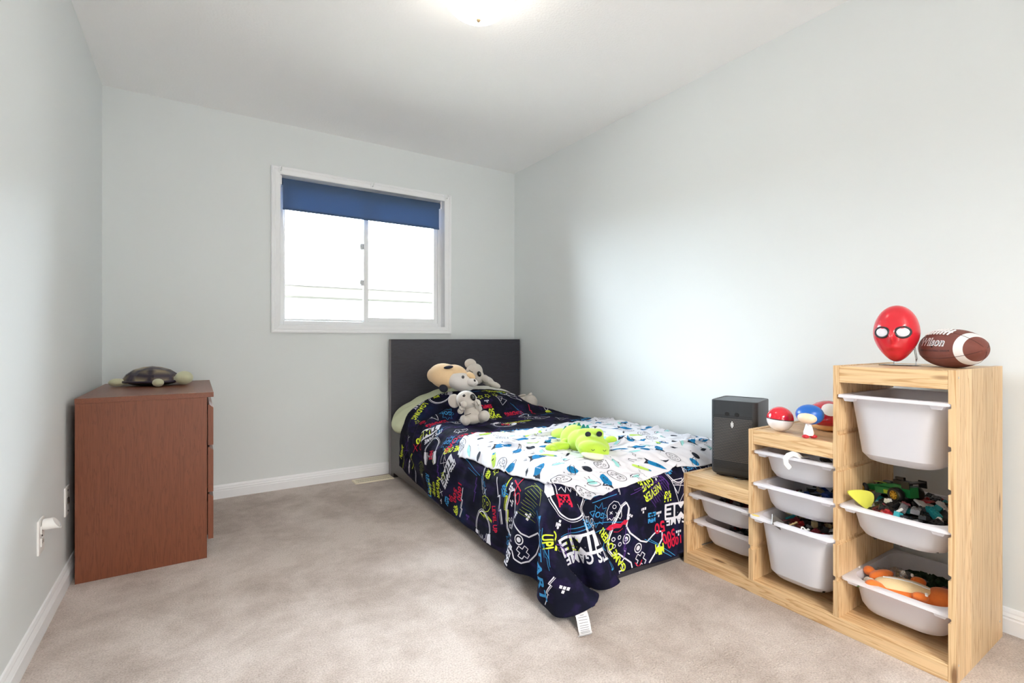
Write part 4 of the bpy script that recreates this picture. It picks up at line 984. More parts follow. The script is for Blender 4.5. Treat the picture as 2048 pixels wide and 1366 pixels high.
def space(kind, u, v, ang, sz, k):
    a = R(ang); c, s = math.cos(a), math.sin(a); tf = lambda x, y: (u+(x*c-y*s)*sz, -v+(x*s+y*c)*sz); off = .0008+(k % 8)*.00006
    st = lambda p, w_, mi=0: pb2.stroke([tf(x, y) for x, y in p], max(.0016, w_*sz), mi, off+.0003)
    fl = lambda p, mi: pb2.fill([tf(x, y) for x, y in p], mi, off)
    if kind == 'moon':
        st(circ(0, 0, .46, 22, ry=.40), .035)
        for x, y, r_ in ((-.15, .1, .10), (.15, .15, .07), (.05, -.15, .11), (-.2, -.18, .05), (.27, -.08, .05)): st(circ(x, y, r_, 9), .025)
    elif kind == 'darkmoon':
        fl(circ(0, 0, .46, 18)[:-1], 0)
    elif kind == 'rocket':
        fl([(-.34, -.16), (.05, -.20), (.30, -.12), (.5, 0), (.30, .12), (.05, .20), (-.34, .16)], 1); fl([(-.52, -.26), (-.28, -.16), (-.36, 0), (-.28, .16), (-.52, .26), (-.44, 0)], 0)
        st(circ(.12, 0, .07, 10), .03); st([(-.6, 0), (-.8, .03)], .03); st([(-.6, .1), (-.74, .12)], .02)
    elif kind == 'planet':
        fl(circ(0, 0, .26, 18)[:-1], 1); st(circ(0, 0, .5, 24, ry=.12), .03)
    elif kind == 'comet':
        fl([(-.5, -.04), (-.1, -.14), (.2, -.12), (.34, 0), (.2, .12), (-.1, .14), (-.5, .10), (-.25, .02)], 2); fl(circ(.24, 0, .10, 12)[:-1], 1)
    elif kind == 'mint': fl([(-.5, 0), (-.2, -.13), (.3, -.08), (.5, .02), (.1, .14), (-.3, .10)], 3); st([(-.2, -.18), (.2, -.16), (.45, -.02)], .025)
    elif kind == 'ufo':
        fl(circ(0, 0, .30, 14, 0, 180)[:], 3); st(circ(0, 0, .48, 18, ry=.13), .03); st([(-.1, .3), (-.16, .5)], .03); st([(.1, .3), (.2, .5)], .03)
    elif kind == 'star': st([((.5 if q % 2 == 0 else .2)*math.sin(R(45*q)), (.5 if q % 2 == 0 else .2)*math.cos(R(45*q))) for q in range(9)], .07)
    elif kind == 'hook': st(circ(0, 0, .3, 10, 180, 380), .05); st([(-.3, 0), (-.3, .5), (-.1, .4)], .05)
    elif kind == 'dot': fl(circ(0, 0, .4, 8)[:-1], 0)
    elif kind == 'bolt': st([(-.1, .5), (.12, .1), (-.12, 0), (.1, -.45)], .06)
    elif kind == 'leaf': fl([(-.5, 0), (0, -.14), (.5, -.02), (0, .12)], 0)
rg = random.Random(3); kk = 0
kinds = ['moon', 'rocket', 'comet', 'planet', 'mint', 'ufo', 'leaf', 'hook', 'darkmoon', 'rocket', 'comet', 'moon', 'mint', 'leaf']
szs = dict(moon=.070, rocket=.088, comet=.088, planet=.080, mint=.070, ufo=.062, leaf=.045, hook=.045, darkmoon=.038)
for gy in range(10):
    for gx in range(14):
        kd = kinds[(gx*5+gy*3+rg.randrange(3)) % len(kinds)]
        space(kd, (gx+.5+rg.uniform(-.25, .25))*BU/14, (gy+.5+rg.uniform(-.25, .25))*BV/10, rg.uniform(-60, 60)+(180 if rg.random() < .5 else 0), szs[kd], kk); kk += 1
for _ in range(150):
    kd = rg.choice(['star', 'dot', 'dot', 'bolt', 'dot']); space(kd, rg.uniform(.02, BU-.02), rg.uniform(.02, BV-.02), rg.uniform(0, 360), {'star': .018, 'dot': .007, 'bolt': .026}[kd], kk); kk += 1
pb2.build('printed_pattern', SB, sheetw, smats, kind='stuff')
# ================================================================== stepped pine storage frame against the right wall
SX0, SX1 = 1.845, 2.285
PN = [(.503, .521), (.811, .829), (1.119, 1.137), (1.427, 1.445)]
GZ = [.179+.125*k for k in range(6)]          # heights of the runner grooves
sf = empty('storage_rack', ((SX0+SX1)/2, .974, 0), 'stepped pine storage frame with three bays of white tubs along the right wall', 'shelf')
def panel(y0, y1, z0, z1, left_top, right_top):
    """upright board; grooves on the side towards -y up to right_top and on the side towards +y up to left_top"""
    def side(y, sgn, top, up):
        pts = []
        for g in GZ:
            if g+.02 < top and g > z0: pts += [(y, g-.0085), (y-sgn*.0068, g-.0060), (y-sgn*.0068, g+.0065), (y, g+.0090)]
        return pts if up else pts[::-1]
    poly = [(y0, z0)]+[p for p in side(y0, -1, right_top, True)]+[(y0, z1), (y1, z1)]+[p for p in side(y1, 1, left_top, False)]+[(y1, z0)]
    return MB().prism(poly, 0, SX0, SX1)
build('side_panel', panel(*PN[0], 0, .910, .910, 0), M['pine_v'], sf)
build('divider', panel(*PN[1], .05, .910, .60, .910), M['pine_v'], sf)
build('divider', panel(*PN[2], .05, .645, .36, .60), M['pine_v'], sf)
build('side_panel', panel(*PN[3], 0, .400, 0, .36), M['pine_v'], sf)
for (ya, yb, zt) in ((PN[0][1], PN[1][0], .908), (PN[1][1], PN[2][0], .643), (PN[2][1], PN[3][0], .398)):
    build('top_board', MB().box((SX0+.016, ya, zt-.018), (SX1, yb, zt), bev=.001), M['pine_y'], sf)
    build('apron', MB().box((SX0+.001, ya, zt-.055), (SX0+.018, yb, zt), bev=.0015), M['pine_f'], sf)
    build('back_rail', MB().box((SX1-.018, ya, zt-.075), (SX1, yb, zt-.0185)), M['pine_f'], sf)
build('bottom_board', MB().box((SX0+.012, PN[0][1], .034), (SX1, PN[3][0], .050), bev=.001), M['pine_y'], sf)
build('plinth', MB().box((SX0+.001, PN[0][1], .0), (SX0+.018, PN[3][0], .0495), bev=.0015), M['pine_f'], sf)
M['steel'] = mat('zinc_screw', srgb(190, 190, 188), .3, metal=.8)
for (y, z, s_) in ((.829, .60, 1), (1.137, .35, 1), (.829, .215, 1), (.503, .055, -1), (.503, .87, -1)):
    pass
for (x, z) in ((SX0+.02, .888), (SX0+.02, .052), (SX1-.03, .06)):
    build('screw', MB().lathe([(0, 0), (.0035, 0), (.0032, .0008), (0, .001)], Matrix.Translation((x, PN[0][0], z)) @ Matrix.Rotation(R(90), 4, 'X'), 10), M['steel'], sf)
build('dowel', MB().tube([(SX0+.10, 1.423, .062), (SX0+.19, 1.416, .062)], .0028, 8), M['steel'], sf)

# ------------------------------------------------------------------ translucent tubs
def tubmat():
    m, nt, b = newmat('translucent_white_plastic'); out = nt.nodes['Material Output']
    tc = N(nt, 'ShaderNodeTexCoord'); n = N(nt, 'ShaderNodeTexNoise'); n.inputs['Scale'].default_value = 6; nt.links.new(tc.outputs['Object'], n.inputs['Vector'])
    mx = N(nt, 'ShaderNodeMix', data_type='RGBA'); mx.inputs[6].default_value = srgb(242, 242, 248); mx.inputs[7].default_value = srgb(248, 248, 252); nt.links.new(n.outputs['Fac'], mx.inputs[0]); nt.links.new(mx.outputs[2], b.inputs['Base Color'])
    b.inputs['Roughness'].default_value = .32; b.inputs['Specular IOR Level'].default_value = .45
    t = N(nt, 'ShaderNodeBsdfTranslucent'); t.inputs[0].default_value = srgb(250, 250, 254); ms = N(nt, 'ShaderNodeMixShader'); ms.inputs[0].default_value = .5
    tr = N(nt, 'ShaderNodeBsdfTransparent'); m2 = N(nt, 'ShaderNodeMixShader'); m2.inputs[0].default_value = .04
    nt.links.new(b.outputs[0], ms.inputs[1]); nt.links.new(t.outputs[0], ms.inputs[2]); nt.links.new(ms.outputs[0], m2.inputs[1]); nt.links.new(tr.outputs[0], m2.inputs[2]); nt.links.new(m2.outputs[0], out.inputs[0])
    return m
M['tub'] = tubmat()
def tub(xf, yc, zt, depth, label):
    L_, W_ = .42, .299; x0, x1 = xf, min(xf+L_, SX1-.004); y0, y1 = yc-W_/2, yc+W_/2
    o = empty('storage_tub', ((x0+x1)/2, yc, zt-depth), label, 'storage tub', 'translucent white tubs in the pine frame')
    def rl(z, a, b_, c, r): return [(x, y, z) for x, y in rrect(x0+a, y0+c, x1-b_, y1-c, r, 8)]
    zb = zt-depth; tap = .018 if depth < .15 else .030; R1 = .060
    loops = [rl(zb+.003, .060+tap, .045+tap, .040+tap, R1-.010), rl(zb+.006, .040+tap, .030+tap, .026+tap, R1), rl(zb+.03, .030+tap*.6, .020+tap*.6, .0215+tap*.7, R1), rl(zt-.004, .030, .018, .0215, R1), rl(zt, .028, .016, .0195, R1)]
    build('tray', MB().loft(loops+[rl(zt-.003, .0255, .0135, .0170, R1), rl(zb+.03, .0275+tap*.6, .0175+tap*.6, .019+tap*.7, R1), rl(zb+.008, .036+tap, .026+tap, .022+tap, R1), rl(zb, .060+tap, .045+tap, .040+tap, R1-.010)]), M['tub'], o, smooth=35)
    rm = MB().loft([rl(zt-.006, .0255, .0135, .0170, R1), rl(zt+.0004, .0275, .0155, .0190, R1), rl(zt+.001, .024, .012, .016, R1), rl(zt+.001, .004, .004, .003, .016), rl(zt-.0005, .001, .001, .0006, .016), rl(zt-.008, 0, 0, 0, .016), rl(zt-.0095, .002, .002, .002, .016), rl(zt-.0085, .020, .012, .014, R1)], cap0=False, cap1=False)
    rm.f += [(len(rm.v)-36+k, len(rm.v)-36+(k+1) % 36, (k+1) % 36, k) for k in range(36)] if len(loops[0]) == 36 else []
    rm.m = [0]*len(rm.f)
    build('rim', rm, M['tub'], o, smooth=35)
    for s_ in (-1, 1):
        ya = yc+s_*(W_/2-.045); yb = yc+s_*(W_/2-.020)
        build('rim_lug', MB().prism([(min(ya, yb)-.006, zt-.008), (max(ya, yb)+.006, zt-.008), (max(ya, yb), zt-.021), (min(ya, yb), zt-.021)], 0, x0+.013, x0+.042), M['tub'], o)
    return o
YC = [(PN[k][1]+PN[k+1][0])/2 for k in range(3)]
tub(1.836, YC[0], .812, .225, 'deep white tub at the top of the tallest pine bay, below the football')
tub(1.846, YC[0], .437, .105, 'shallow white tub heaped with building toys in the middle of the tallest bay')
tub(1.862, YC[0], .187, .115, 'shallow white tub holding an orange plush at the bottom of the tallest bay')
tub(1.848, YC[1], .562, .105, 'topmost shallow white tub of the middle bay, with a white hook over its rim')
tub(1.842, YC[1], .437, .105, 'second shallow white tub of the middle bay, directly above the deep one')
tub(1.820, YC[1], .312, .235, 'deep white tub with a yellow sticker at the bottom of the middle bay')
tub(1.850, YC[2], .312, .105, 'upper shallow white tub in the lowest bay, beside the bed foot')
tub(1.884, YC[2], .187, .105, 'lower shallow white tub in the lowest bay, just above the bottom board')
st = bpy.data.objects['storage_tub.005']
build('sticker', MB().lathe([(.013, 0), (.013, .0004), (0, .0004)], Matrix.Translation((1.835, YC[1]+.128, .3135)) @ Matrix.Diagonal((.7, 1.2, 1, 1)), 14), mat('yellow_sticker', srgb(236, 214, 120), .5), st)

def pt(px, py, dep):
    """a point of the place from its bearing and its distance in front of the camera"""
    x = (px-1024)/985*dep; return Vector((.8415*x+.5402*dep, -.5402*x+.8415*dep, 1-(py-678.5)/985*dep))
FW = Vector((.5402, .8415, 0)); RT = Vector((.8415, -.5402, 0)); UP = Vector((0, 0, 1))
FR = Matrix((RT, FW, UP)).transposed()        # columns: right, away, up
def FRr(tilt=0, turn=0, roll=0):
    """orientation seen from the camera: tilt = roll in the picture plane (ccw), turn about the vertical"""
    return FR @ Matrix.Rotation(R(turn), 3, 'Z') @ Matrix.Rotation(R(-tilt), 3, 'Y') @ Matrix.Rotation(R(roll), 3, 'X')
def colr(n, c, rough=.45, **k): return mat(n, srgb(*c), rough, .03, **k)

# hook over the rim of the topmost tub in the middle bay
hk = empty('plastic_hook', pt(1580, 935, 1.80), 'white plastic hook hanging over the front rim of the top middle tub', 'hook')
arc = [pt(1602, 915, 1.812), pt(1594, 909.5, 1.805), pt(1585, 907.5, 1.80), pt(1576, 911, 1.797), pt(1571, 918, 1.796), pt(1572, 927, 1.797), pt(1578, 934.5, 1.80), pt(1580, 936.5, 1.80)]
hb = MB(); lo = []
for i, p in enumerate(arc):
    t = (arc[min(i+1, 7)]-arc[max(i-1, 0)]).normalized(); sd = t.cross(FW).normalized()*(.0085 if i not in (0, 7) else .006)
    lo.append([p+sd-FW*.003, p+sd+FW*.003, p-sd+FW*.003, p-sd-FW*.003])
hb.loft(lo); build('hook', hb, M['plate'], hk, smooth=40)
build('strap', MB().loft([[p+UP*.001, p+UP*.001+RT*.004-FW*.010, p-UP*.002+RT*.004-FW*.010, p-UP*.002] for p in (pt(1601, 913, 1.815), pt(1613, 912, 1.84), pt(1628, 919, 1.86), pt(1640, 926, 1.865))]), M['plate'], hk)

# ------------------------------------------------------------------ small building toys lying in the tubs
def brick_mb(nx, ny, h=.0096, p=.008):
    mb = MB().box((-nx*p/2, -ny*p/2, 0), (nx*p/2, ny*p/2, h), bev=.0004)
    for i in range(nx):
        for j in range(ny):
            mb.lathe([(.0024, 0), (.0024, .0017), (0, .0017)], Matrix.Translation((-nx*p/2+(i+.5)*p, -ny*p/2+(j+.5)*p, h)), 8)
    return mb
def slope_mb(): return MB().prism([(-.016, 0), (.016, 0), (.016, .004), (-.004, .0115), (-.016, .0115)], 1, -.012, .012)
def wheel_mb(): 
    return MB().lathe([(0, -.005), (.006, -.005), (.008, -.007), (.012, -.007), (.013, -.004), (.013, .004), (.012, .007), (.008, .007), (.006, .005), (0, .005)], None, 18)
tcol = dict(black=(26, 26, 30), red=(150, 26, 34), darkred=(96, 22, 32), teal=(40, 150, 160), grey=(132, 132, 138), white=(226, 226, 226), green=(30, 120, 66), blue=(30, 62, 130), orange=(206, 98, 36), tan=(196, 176, 130), lime=(168, 196, 50), dark=(58, 60, 68))
TM = {k: colr('toy_'+k, v, .35) for k, v in tcol.items()}
protos = {}
def toy(shape, col, loc, rot, name, label, group, cat='toy piece', scale=1):
    key = (shape, col)
    if key not in protos:
        mb = {'b24': lambda: brick_mb(4, 2), 'b22': lambda: brick_mb(2, 2), 'p26': lambda: brick_mb(6, 2, .0032), 'b14': lambda: brick_mb(4, 1), 'slope': slope_mb, 'wheel': wheel_mb}[shape]()
        me = bpy.data.meshes.new(name); me.from_pydata(mb.v, [], mb.f); me.materials.append(TM[col])
        protos[key] = me
    o = bpy.data.objects.new(name, protos[key]); COL.objects.link(o); o.location = loc; o.rotation_euler = rot; o.scale = (scale,)*3
    o['label'] = label; o['category'] = cat; o['group'] = group
    return o
rt = random.Random(8)
NM = {'b24': ('toy_brick', 'building brick'), 'b22': ('toy_brick', 'building brick'), 'p26': ('toy_plate', 'flat building plate'), 'b14': ('toy_brick', 'narrow building brick'), 'slope': ('toy_slope', 'sloped building piece'), 'wheel': ('toy_tyre', 'little toy tyre')}
def heap(x0, x1, y0, y1, zb, zt, n, cols, where, group, hump=0):
    nx = max(1, int(round(math.sqrt(n*(x1-x0)/(y1-y0))))); ny = max(1, int(math.ceil(n/nx)))
    for i in range(nx):
        for j in range(ny):
            x = x0+(i+.5)/nx*(x1-x0)+rt.uniform(-.008, .008); y = y0+(j+.5)/ny*(y1-y0)+rt.uniform(-.008, .008)
            shp = rt.choice(['b24', 'b22', 'p26', 'b14', 'slope', 'wheel', 'b24', 'p26'] if False else ['b24', 'b22', 'p26', 'b14', 'slope', 'b24', 'p26']); c = rt.choice(cols)
            if shp == 'wheel': c = 'black'
            u_, v_ = (i+.5)/nx*2-1, (j+.5)/ny*2-1
            z = zt+hump*(1-u_*u_)*(1-v_*v_)+rt.uniform(-.005, .005)
            pl = ('front ' if u_ < -.34 else 'back ' if u_ > .34 else 'middle ')+('left' if v_ > .34 else 'right' if v_ < -.34 else 'centre')
            cn = {'darkred': 'dark red', 'dark': 'slate grey'}.get(c, c)
            toy(shp, c, (x, y, z), (rt.uniform(-.6, .6), rt.uniform(-.6, .6), rt.uniform(0, 6.28)), NM[shp][0], '%s %s at the %s of %s' % (cn, NM[shp][1], pl, where), '%s %ss at the %s of %s' % (cn, NM[shp][1], pl, where), scale=rt.uniform(1.15, 1.5))
def fillstuff(x0, x1, y0, y1, zb, zt, n, cols, name='loose_toy_pieces'):
    mb = MB()
    for k in range(n):
        c = rt.randrange(len(cols)); s_ = [rt.uniform(.006, .018) for _ in range(3)]
        z = zb+.010+(zt-zb-.012)*rt.random(); rr = Matrix.Rotation(rt.uniform(0, 3), 3, Vector((rt.random(), rt.random(), rt.random()+.1)).normalized())
        p = (rt.uniform(x0, x1), rt.uniform(y0, y1), z); mb.box((p[0]-s_[0], p[1]-s_[1], p[2]-s_[2]*.5), (p[0]+s_[0], p[1]+s_[1], p[2]+s_[2]*.5), mi=c, rot=rr)
    return mb
def stuff(name, label, mb, cols):
    build(name, mb, [TM[c] for c in cols], label=label, cat='toy pieces', kind='stuff')
darks = ['black', 'black', 'darkred', 'dark', 'red', 'black', 'grey', 'dark']
# buried layers nobody could count
stuff('toy_pieces', 'small dark toy pieces heaped in the middle tub of the tallest bay', fillstuff(1.915, 2.20, .575, .757, .334, .425, 420, darks), darks)
stuff('toy_pieces', 'small dark toy pieces filling the deep tub of the middle bay', fillstuff(1.90, 2.16, .895, 1.055, .082, .282, 620, darks), darks)
c2 = ['darkred', 'black', 'tan', 'blue', 'dark']
stuff('toy_pieces', 'few dark toy pieces at the back of the second middle tub', fillstuff(1.95, 2.19, .88, 1.04, .335, .395, 120, c2), c2)
stuff('toy_pieces', 'dark toy pieces inside the lower tub of the lowest bay', fillstuff(1.98, 2.20, 1.19, 1.36, .084, .145, 170, darks), darks)
stuff('toy_pieces', 'dark toy pieces inside the upper tub of the lowest bay', fillstuff(1.95, 2.19, 1.19, 1.37, .210, .275, 170, darks), darks)
heap(1.90, 2.22, .560, .770, .40, .424, 56, ['black', 'darkred', 'red', 'dark', 'grey', 'black', 'white', 'teal', 'darkred', 'black'], 'the overfull tub', '', .022)
heap(1.88, 2.18, .885, 1.070, .26, .278, 48, ['black', 'darkred', 'black', 'red', 'dark', 'white', 'teal', 'darkred', 'tan', 'black'], 'the deep middle tub', '', .006)

# green race car on top of the heap
def wheel(o, c, ax, r_, w_, tyre, rimc):
    q = ax.to_track_quat('Z', 'Y').to_matrix().to_4x4(); T = Matrix.Translation(c) @ q
    wl = build('wheel', MB().lathe([(r_*.62, -w_/2), (r_*.9, -w_/2), (r_, -w_*.35), (r_, w_*.35), (r_*.9, w_/2), (r_*.62, w_/2), (r_*.62, -w_/2)], T, 28, cap=False), tyre, o, smooth=40)
    rb = MB().lathe([(r_*.62, w_*.42), (r_*.55, w_*.42), (r_*.55, w_*.2), (.0, w_*.2)], T, 28, cap=False)
    rb.lathe([(r_*.62, -w_*.42), (r_*.55, -w_*.2), (0, -w_*.2)], T, 28, cap=False)
    for k in range(7):
        a = 2*math.pi*k/7; d_ = Vector((math.cos(a), math.sin(a), 0)); n_ = Vector((-math.sin(a), math.cos(a), 0))
        vs = [T @ (d_*r_*rr+n_*s*r_*.07+Vector((0, 0, z))) for z in (w_*.2, w_*.40) for rr, s in ((.12, -1), (.58, -1), (.58, 1), (.12, 1))]
        rb.add(vs, [(0, 1, 2, 3), (4, 7, 6, 5), (0, 4, 5, 1), (1, 5, 6, 2), (2, 6, 7, 3), (3, 7, 4, 0)])
    rb.lathe([(r_*.16, w_*.2), (r_*.16, w_*.44), (0, w_*.44)], T, 14)
    build('wheel_rim', rb, rimc, wl)
cr_back = pt(1812, 988, 1.665); cr_nose = pt(1752, 975, 1.775)
ax = (cr_nose-cr_back).normalized(); sd = ax.cross(UP).normalized(); cu = sd.cross(ax).normalized()
CT = Matrix((ax, sd, cu)).transposed().to_4x4(); CT.translation = cr_back
car = empty('toy_race_car', tuple(cr_back-UP*.02), 'green toy race car with gold-rimmed black wheels lying on the heaped tub', 'toy car')
gm, blk, gold, lime = TM['green'], TM['black'], colr('gold_plastic', (206, 160, 62), .3, metal=.5), TM['lime']
hull = MB().prism([(-.03, -.008), (.15, -.006), (.165, -.002), (.168, .006), (.10, .014), (.06, .026), (.02, .030), (-.03, .026)], 1, -.017, .017).xf(CT)
build('hull', hull, gm, car)
build('side_pod', MB().box((.015, -.034, -.008), (.085, -.017, .014), bev=.002).box((.015, .017, -.008), (.085, .034, .014), bev=.002).xf(CT), gm, car)
build('stripe', MB().box((.02, .0345, -.004), (.05, .0355, .008)).box((.02, -.0355, -.004), (.05, -.0345, .008)).box((.055, -.018, .0265), (.10, -.012, .0275)).xf(CT), lime, car)
build('engine_cover', MB().box((-.02, -.010, .030), (.035, .010, .044), bev=.002).box((.0, -.005, .044), (.03, .005, .054), bev=.001).xf(CT), blk, car)
build('rear_wing', MB().box((-.045, -.034, .040), (-.020, .034, .044)).box((-.045, -.036, .024), (-.018, -.033, .048)).box((-.045, .033, .024), (-.018, .036, .048)).xf(CT), blk, car)
build('front_wing', MB().box((.155, -.038, -.006), (.175, .038, -.002)).box((.15, -.040, -.008), (.178, -.037, .008)).box((.15, .037, -.008), (.178, .040, .008)).xf(CT), TM['red'], car)
build('cockpit', MB().box((.045, -.009, .022), (.075, .009, .034), bev=.003).xf(CT), TM['dark'], car)
for x, r_ in ((.0, .0235), (.125, .018)):
    for s_ in (-1, 1): wheel(car, CT @ Vector((x, s_*.040, .000)), (CT.to_3x3() @ Vector((0, s_, 0))), r_, .024 if x == 0 else .015, blk, gold)

# yellow-green leaf-shaped blade leaning over the left rim
lf = MB(); top = []; n_ = 26
for k in range(n_):
    a = 2*math.pi*k/n_; x = .056*math.cos(a); y = .027*math.sin(a)*(1+.75*math.cos(a-.15)*.6); top.append((x, y))
rotm = FRr(-24, 12); c_ = pt(1727, 997, 1.665)
l1 = [c_+rotm @ Vector((x, -.0022+(x*x)*4, y)) for x, y in top]; l2 = [c_+rotm @ Vector((x, .0022+(x*x)*4, y)) for x, y in top]
lf.loft([l1, l2]); build('toy_paddle', lf, colr('chartreuse_plastic', (212, 212, 88), .4), smooth=30, label='yellow-green leaf-shaped plastic blade leaning on the left rim of the overfull tub', cat='toy piece')
# red spool
T = Matrix.Translation(pt(1772, 1036, 1.605)) @ Matrix.Rotation(R(8), 4, 'X')
sp = empty('toy_spool', pt(1772, 1040, 1.605), 'red cylindrical toy spool with grey base at the front of the overfull tub', 'toy piece')
build('barrel', MB().lathe([(.0, .0), (.0165, 0), (.0175, .002), (.0175, .020), (.016, .022), (.0, .022)], T, 24), TM['red'], sp, smooth=40)
build('knob', MB().lathe([(.008, .022), (.008, .027), (.006, .029), (0, .029)], T, 16), TM['red'], sp, smooth=40)
build('base', MB().lathe([(.0, -.006), (.0165, -.006), (.0165, -.0002), (.0, -.0002)], T, 24), TM['grey'], sp, smooth=40)
# white engine block piece, teal block, black block with lettering, grey slopes, white card, maroon box, green curl
def block(nm, px, py, dep, size, rot, m, label, bev=.0012, extra=None):
    c = pt(px, py, dep); mb = MB().box((-size[0]/2, -size[1]/2, -size[2]/2), (size[0]/2, size[1]/2, size[2]/2), bev=bev)
    T = Matrix.Translation(c) @ rot.to_4x4(); mb.xf(T)
    if extra is None: return build(nm, mb, m, label=label, cat='toy piece')
    o = empty(nm, c-UP*size[2]/2, label, 'toy piece'); build('body', mb, m, o); extra(o, T); return o
def ex_engine(o, T):
    build('arch', MB().lathe([(.010, -.001), (.010, .001), (.006, .001), (.006, -.001), (.010, -.001)], T @ Matrix.Translation((0, -.0125, -.004)) @ Matrix.Rotation(R(90), 4, 'X'), 20, cap=False), TM['dark'], o)
    for k in range(4): build('stud', MB().lathe([(.003, 0), (.003, .003), (0, .003)], T @ Matrix.Translation((-.013+.0085*k, 0, .014)), 10), TM['white'], o)
block('toy_engine', 1782, 1008, 1.66, (.036, .022, .028), FRr(-12, 8), TM['white'], 'white building piece with a grey arch just below the race car wheel', extra=ex_engine)
block('toy_block', 1796, 1031, 1.58, (.020, .016, .022), FRr(-20, 20), TM['teal'], 'teal building block right of the red spool')
def ex_letter(o, T):
    bm, wd = text_bm('DRS', .02); s_ = .009; mb = MB().bm(bm, 0, T @ Matrix.Translation((-.009, -.0084, 0)) @ Matrix.Rotation(R(90), 4, 'X') @ Matrix.Diagonal((.018/wd, s_, 1, 1))); build('lettering', mb, TM['white'], o)
block('toy_block', 1805, 1036, 1.575, (.026, .016, .017), FRr(-14, 12), TM['dark'], 'dark grey block with small white lettering at the front of the overfull tub', extra=ex_letter)
block('toy_stick', 1797, 1022, 1.60, (.030, .005, .007), FRr(28, 0), TM['white'], 'slanting white toy bar beside the red spool')
block('toy_crane', 1820, 1021, 1.62, (.034, .012, .010), FRr(12, 25), TM['teal'], 'teal toy arm lying beneath the race car')  # loose arm of a toy
block('toy_tile', 1837, 1043, 1.565, (.034, .018, .007), FRr(-16, 20, -20), TM['grey'], 'upper light grey toy slab at the front right of the overfull tub')
block('toy_tile', 1847, 1051, 1.56, (.036, .018, .008), FRr(-10, 25, -15), TM['grey'], 'lower grey toy slab resting on the front rim of the overfull tub')
block('toy_tile', 1858, 1042, 1.575, (.030, .012, .005), FRr(-30, 10), TM['white'], 'white toy slab slanting between grey slabs and green curl')
block('toy_box', 1884, 1021, 1.68, (.085, .030, .022), FRr(-14, -15), TM['darkred'], 'maroon toy box at the right end of the overfull tub')
block('toy_rocket', 1882, 1004, 1.75, (.045, .022, .006), FRr(8, 20, 25), TM['red'], 'red toy fin at the back right of the overfull tub')  # loose flat fin, tilted
block('toy_capsule', 1892, 1012, 1.70, (.038, .020, .018), FRr(-6, 0), TM['blue'], 'dark blue toy capsule behind the maroon box', bev=.006)
def ex_card(o, T): build('mark', MB().box((-.006, -.0016, -.004), (.006, -.0011, .005), bev=.0).xf(T), TM['darkred'], o)
block('toy_card', 1859, 1016, 1.645, (.022, .002, .027), FRr(-18, -10, -12), TM['white'], 'small white card with a dark red mark standing against the maroon box', bev=.0005, extra=ex_card)
block('toy_shard', 1850, 1027, 1.61, (.012, .004, .042), FRr(48, 0, 0), colr('smoky_blue', (82, 96, 112), .2), 'smoky blue pointed toy shard right of the teal arm')
cl = [pt(1884, 1030, 1.60), pt(1880, 1037, 1.59), pt(1886, 1044, 1.585), pt(1893, 1040, 1.58), pt(1889, 1035, 1.575), pt(1884, 1040, 1.572), pt(1887, 1050, 1.57), pt(1886, 1057, 1.57)]
build('toy_vine', MB().tube(cl, .0032, 8), colr('bright_green', (38, 178, 84), .35), smooth=60, label='bright green curly toy vine at the right of the overfull tub', cat='toy piece')
# bits seen in the other tubs
block('clear_lid', 1556, 1046, 1.86, (.060, .003, .040), FRr(-35, 10, -35), colr('smoked_clear', (96, 92, 88), .15), 'smoky clear square lid standing in the deep tub of the middle bay', bev=.0005)  # square lid standing at a slant
block('toy_tile', 1598, 1061, 1.80, (.030, .012, .006), FRr(-12, 0, 10), TM['white'], 'black-edged white slab at the front of the deep middle tub')
rg_ = MB().lathe([(.013, -.002), (.016, 0), (.013, .002), (.010, 0), (.013, -.002)], Matrix.Translation(pt(1608, 1062, 1.79)) @ Matrix.Rotation(R(60), 4, 'X'), 20, cap=False)
build('toy_hoop', rg_, TM['white'], smooth=60, label='white toy ring lying at the front of the deep middle tub', cat='toy piece')
block('toy_wedge', 1652, 1075, 1.74, (.018, .014, .014), FRr(10, 10), TM['teal'], 'teal wedge at the right of the deep middle tub')
block('tan_block', 1629, 1049, 1.86, (.018, .014, .022), FRr(0, 10), TM['tan'], 'tan block standing in the deep middle tub')
bt = empty('toy_bottle', pt(1601, 994, 1.93), 'tiny pale green bottle in the second tub of the middle bay', 'toy bottle')
T = Matrix.Translation(pt(1601, 994, 1.93))
build('body', MB().lathe([(0, 0), (.013, 0), (.014, .004), (.013, .016), (.006, .023), (0, .023)], T, 18), colr('pale_green_plastic', (140, 176, 160), .3), bt, smooth=50)
build('cap', MB().lathe([(.005, .0235), (.005, .030), (0, .030)], T, 12), blk, bt)
block('toy_chest', 1627, 994, 1.92, (.045, .03, .030), FRr(-4, 15), blk, 'black toy chest with red front in the second middle tub', bev=.008, extra=lambda o, T: build('front', MB().box((-.02, -.0165, -.012), (.004, -.0145, .002), bev=.0005).xf(T), TM['red'], o))
block('toy_robot', 1655, 993, 1.88, (.034, .026, .030), FRr(8, 25), TM['blue'], 'navy toy block at the right of the second middle tub', bev=.004)
block('black_box', 1652, 922, 1.83, (.030, .05, .010), FRr(-4, -20), blk, 'flat black box inside the topmost middle tub')

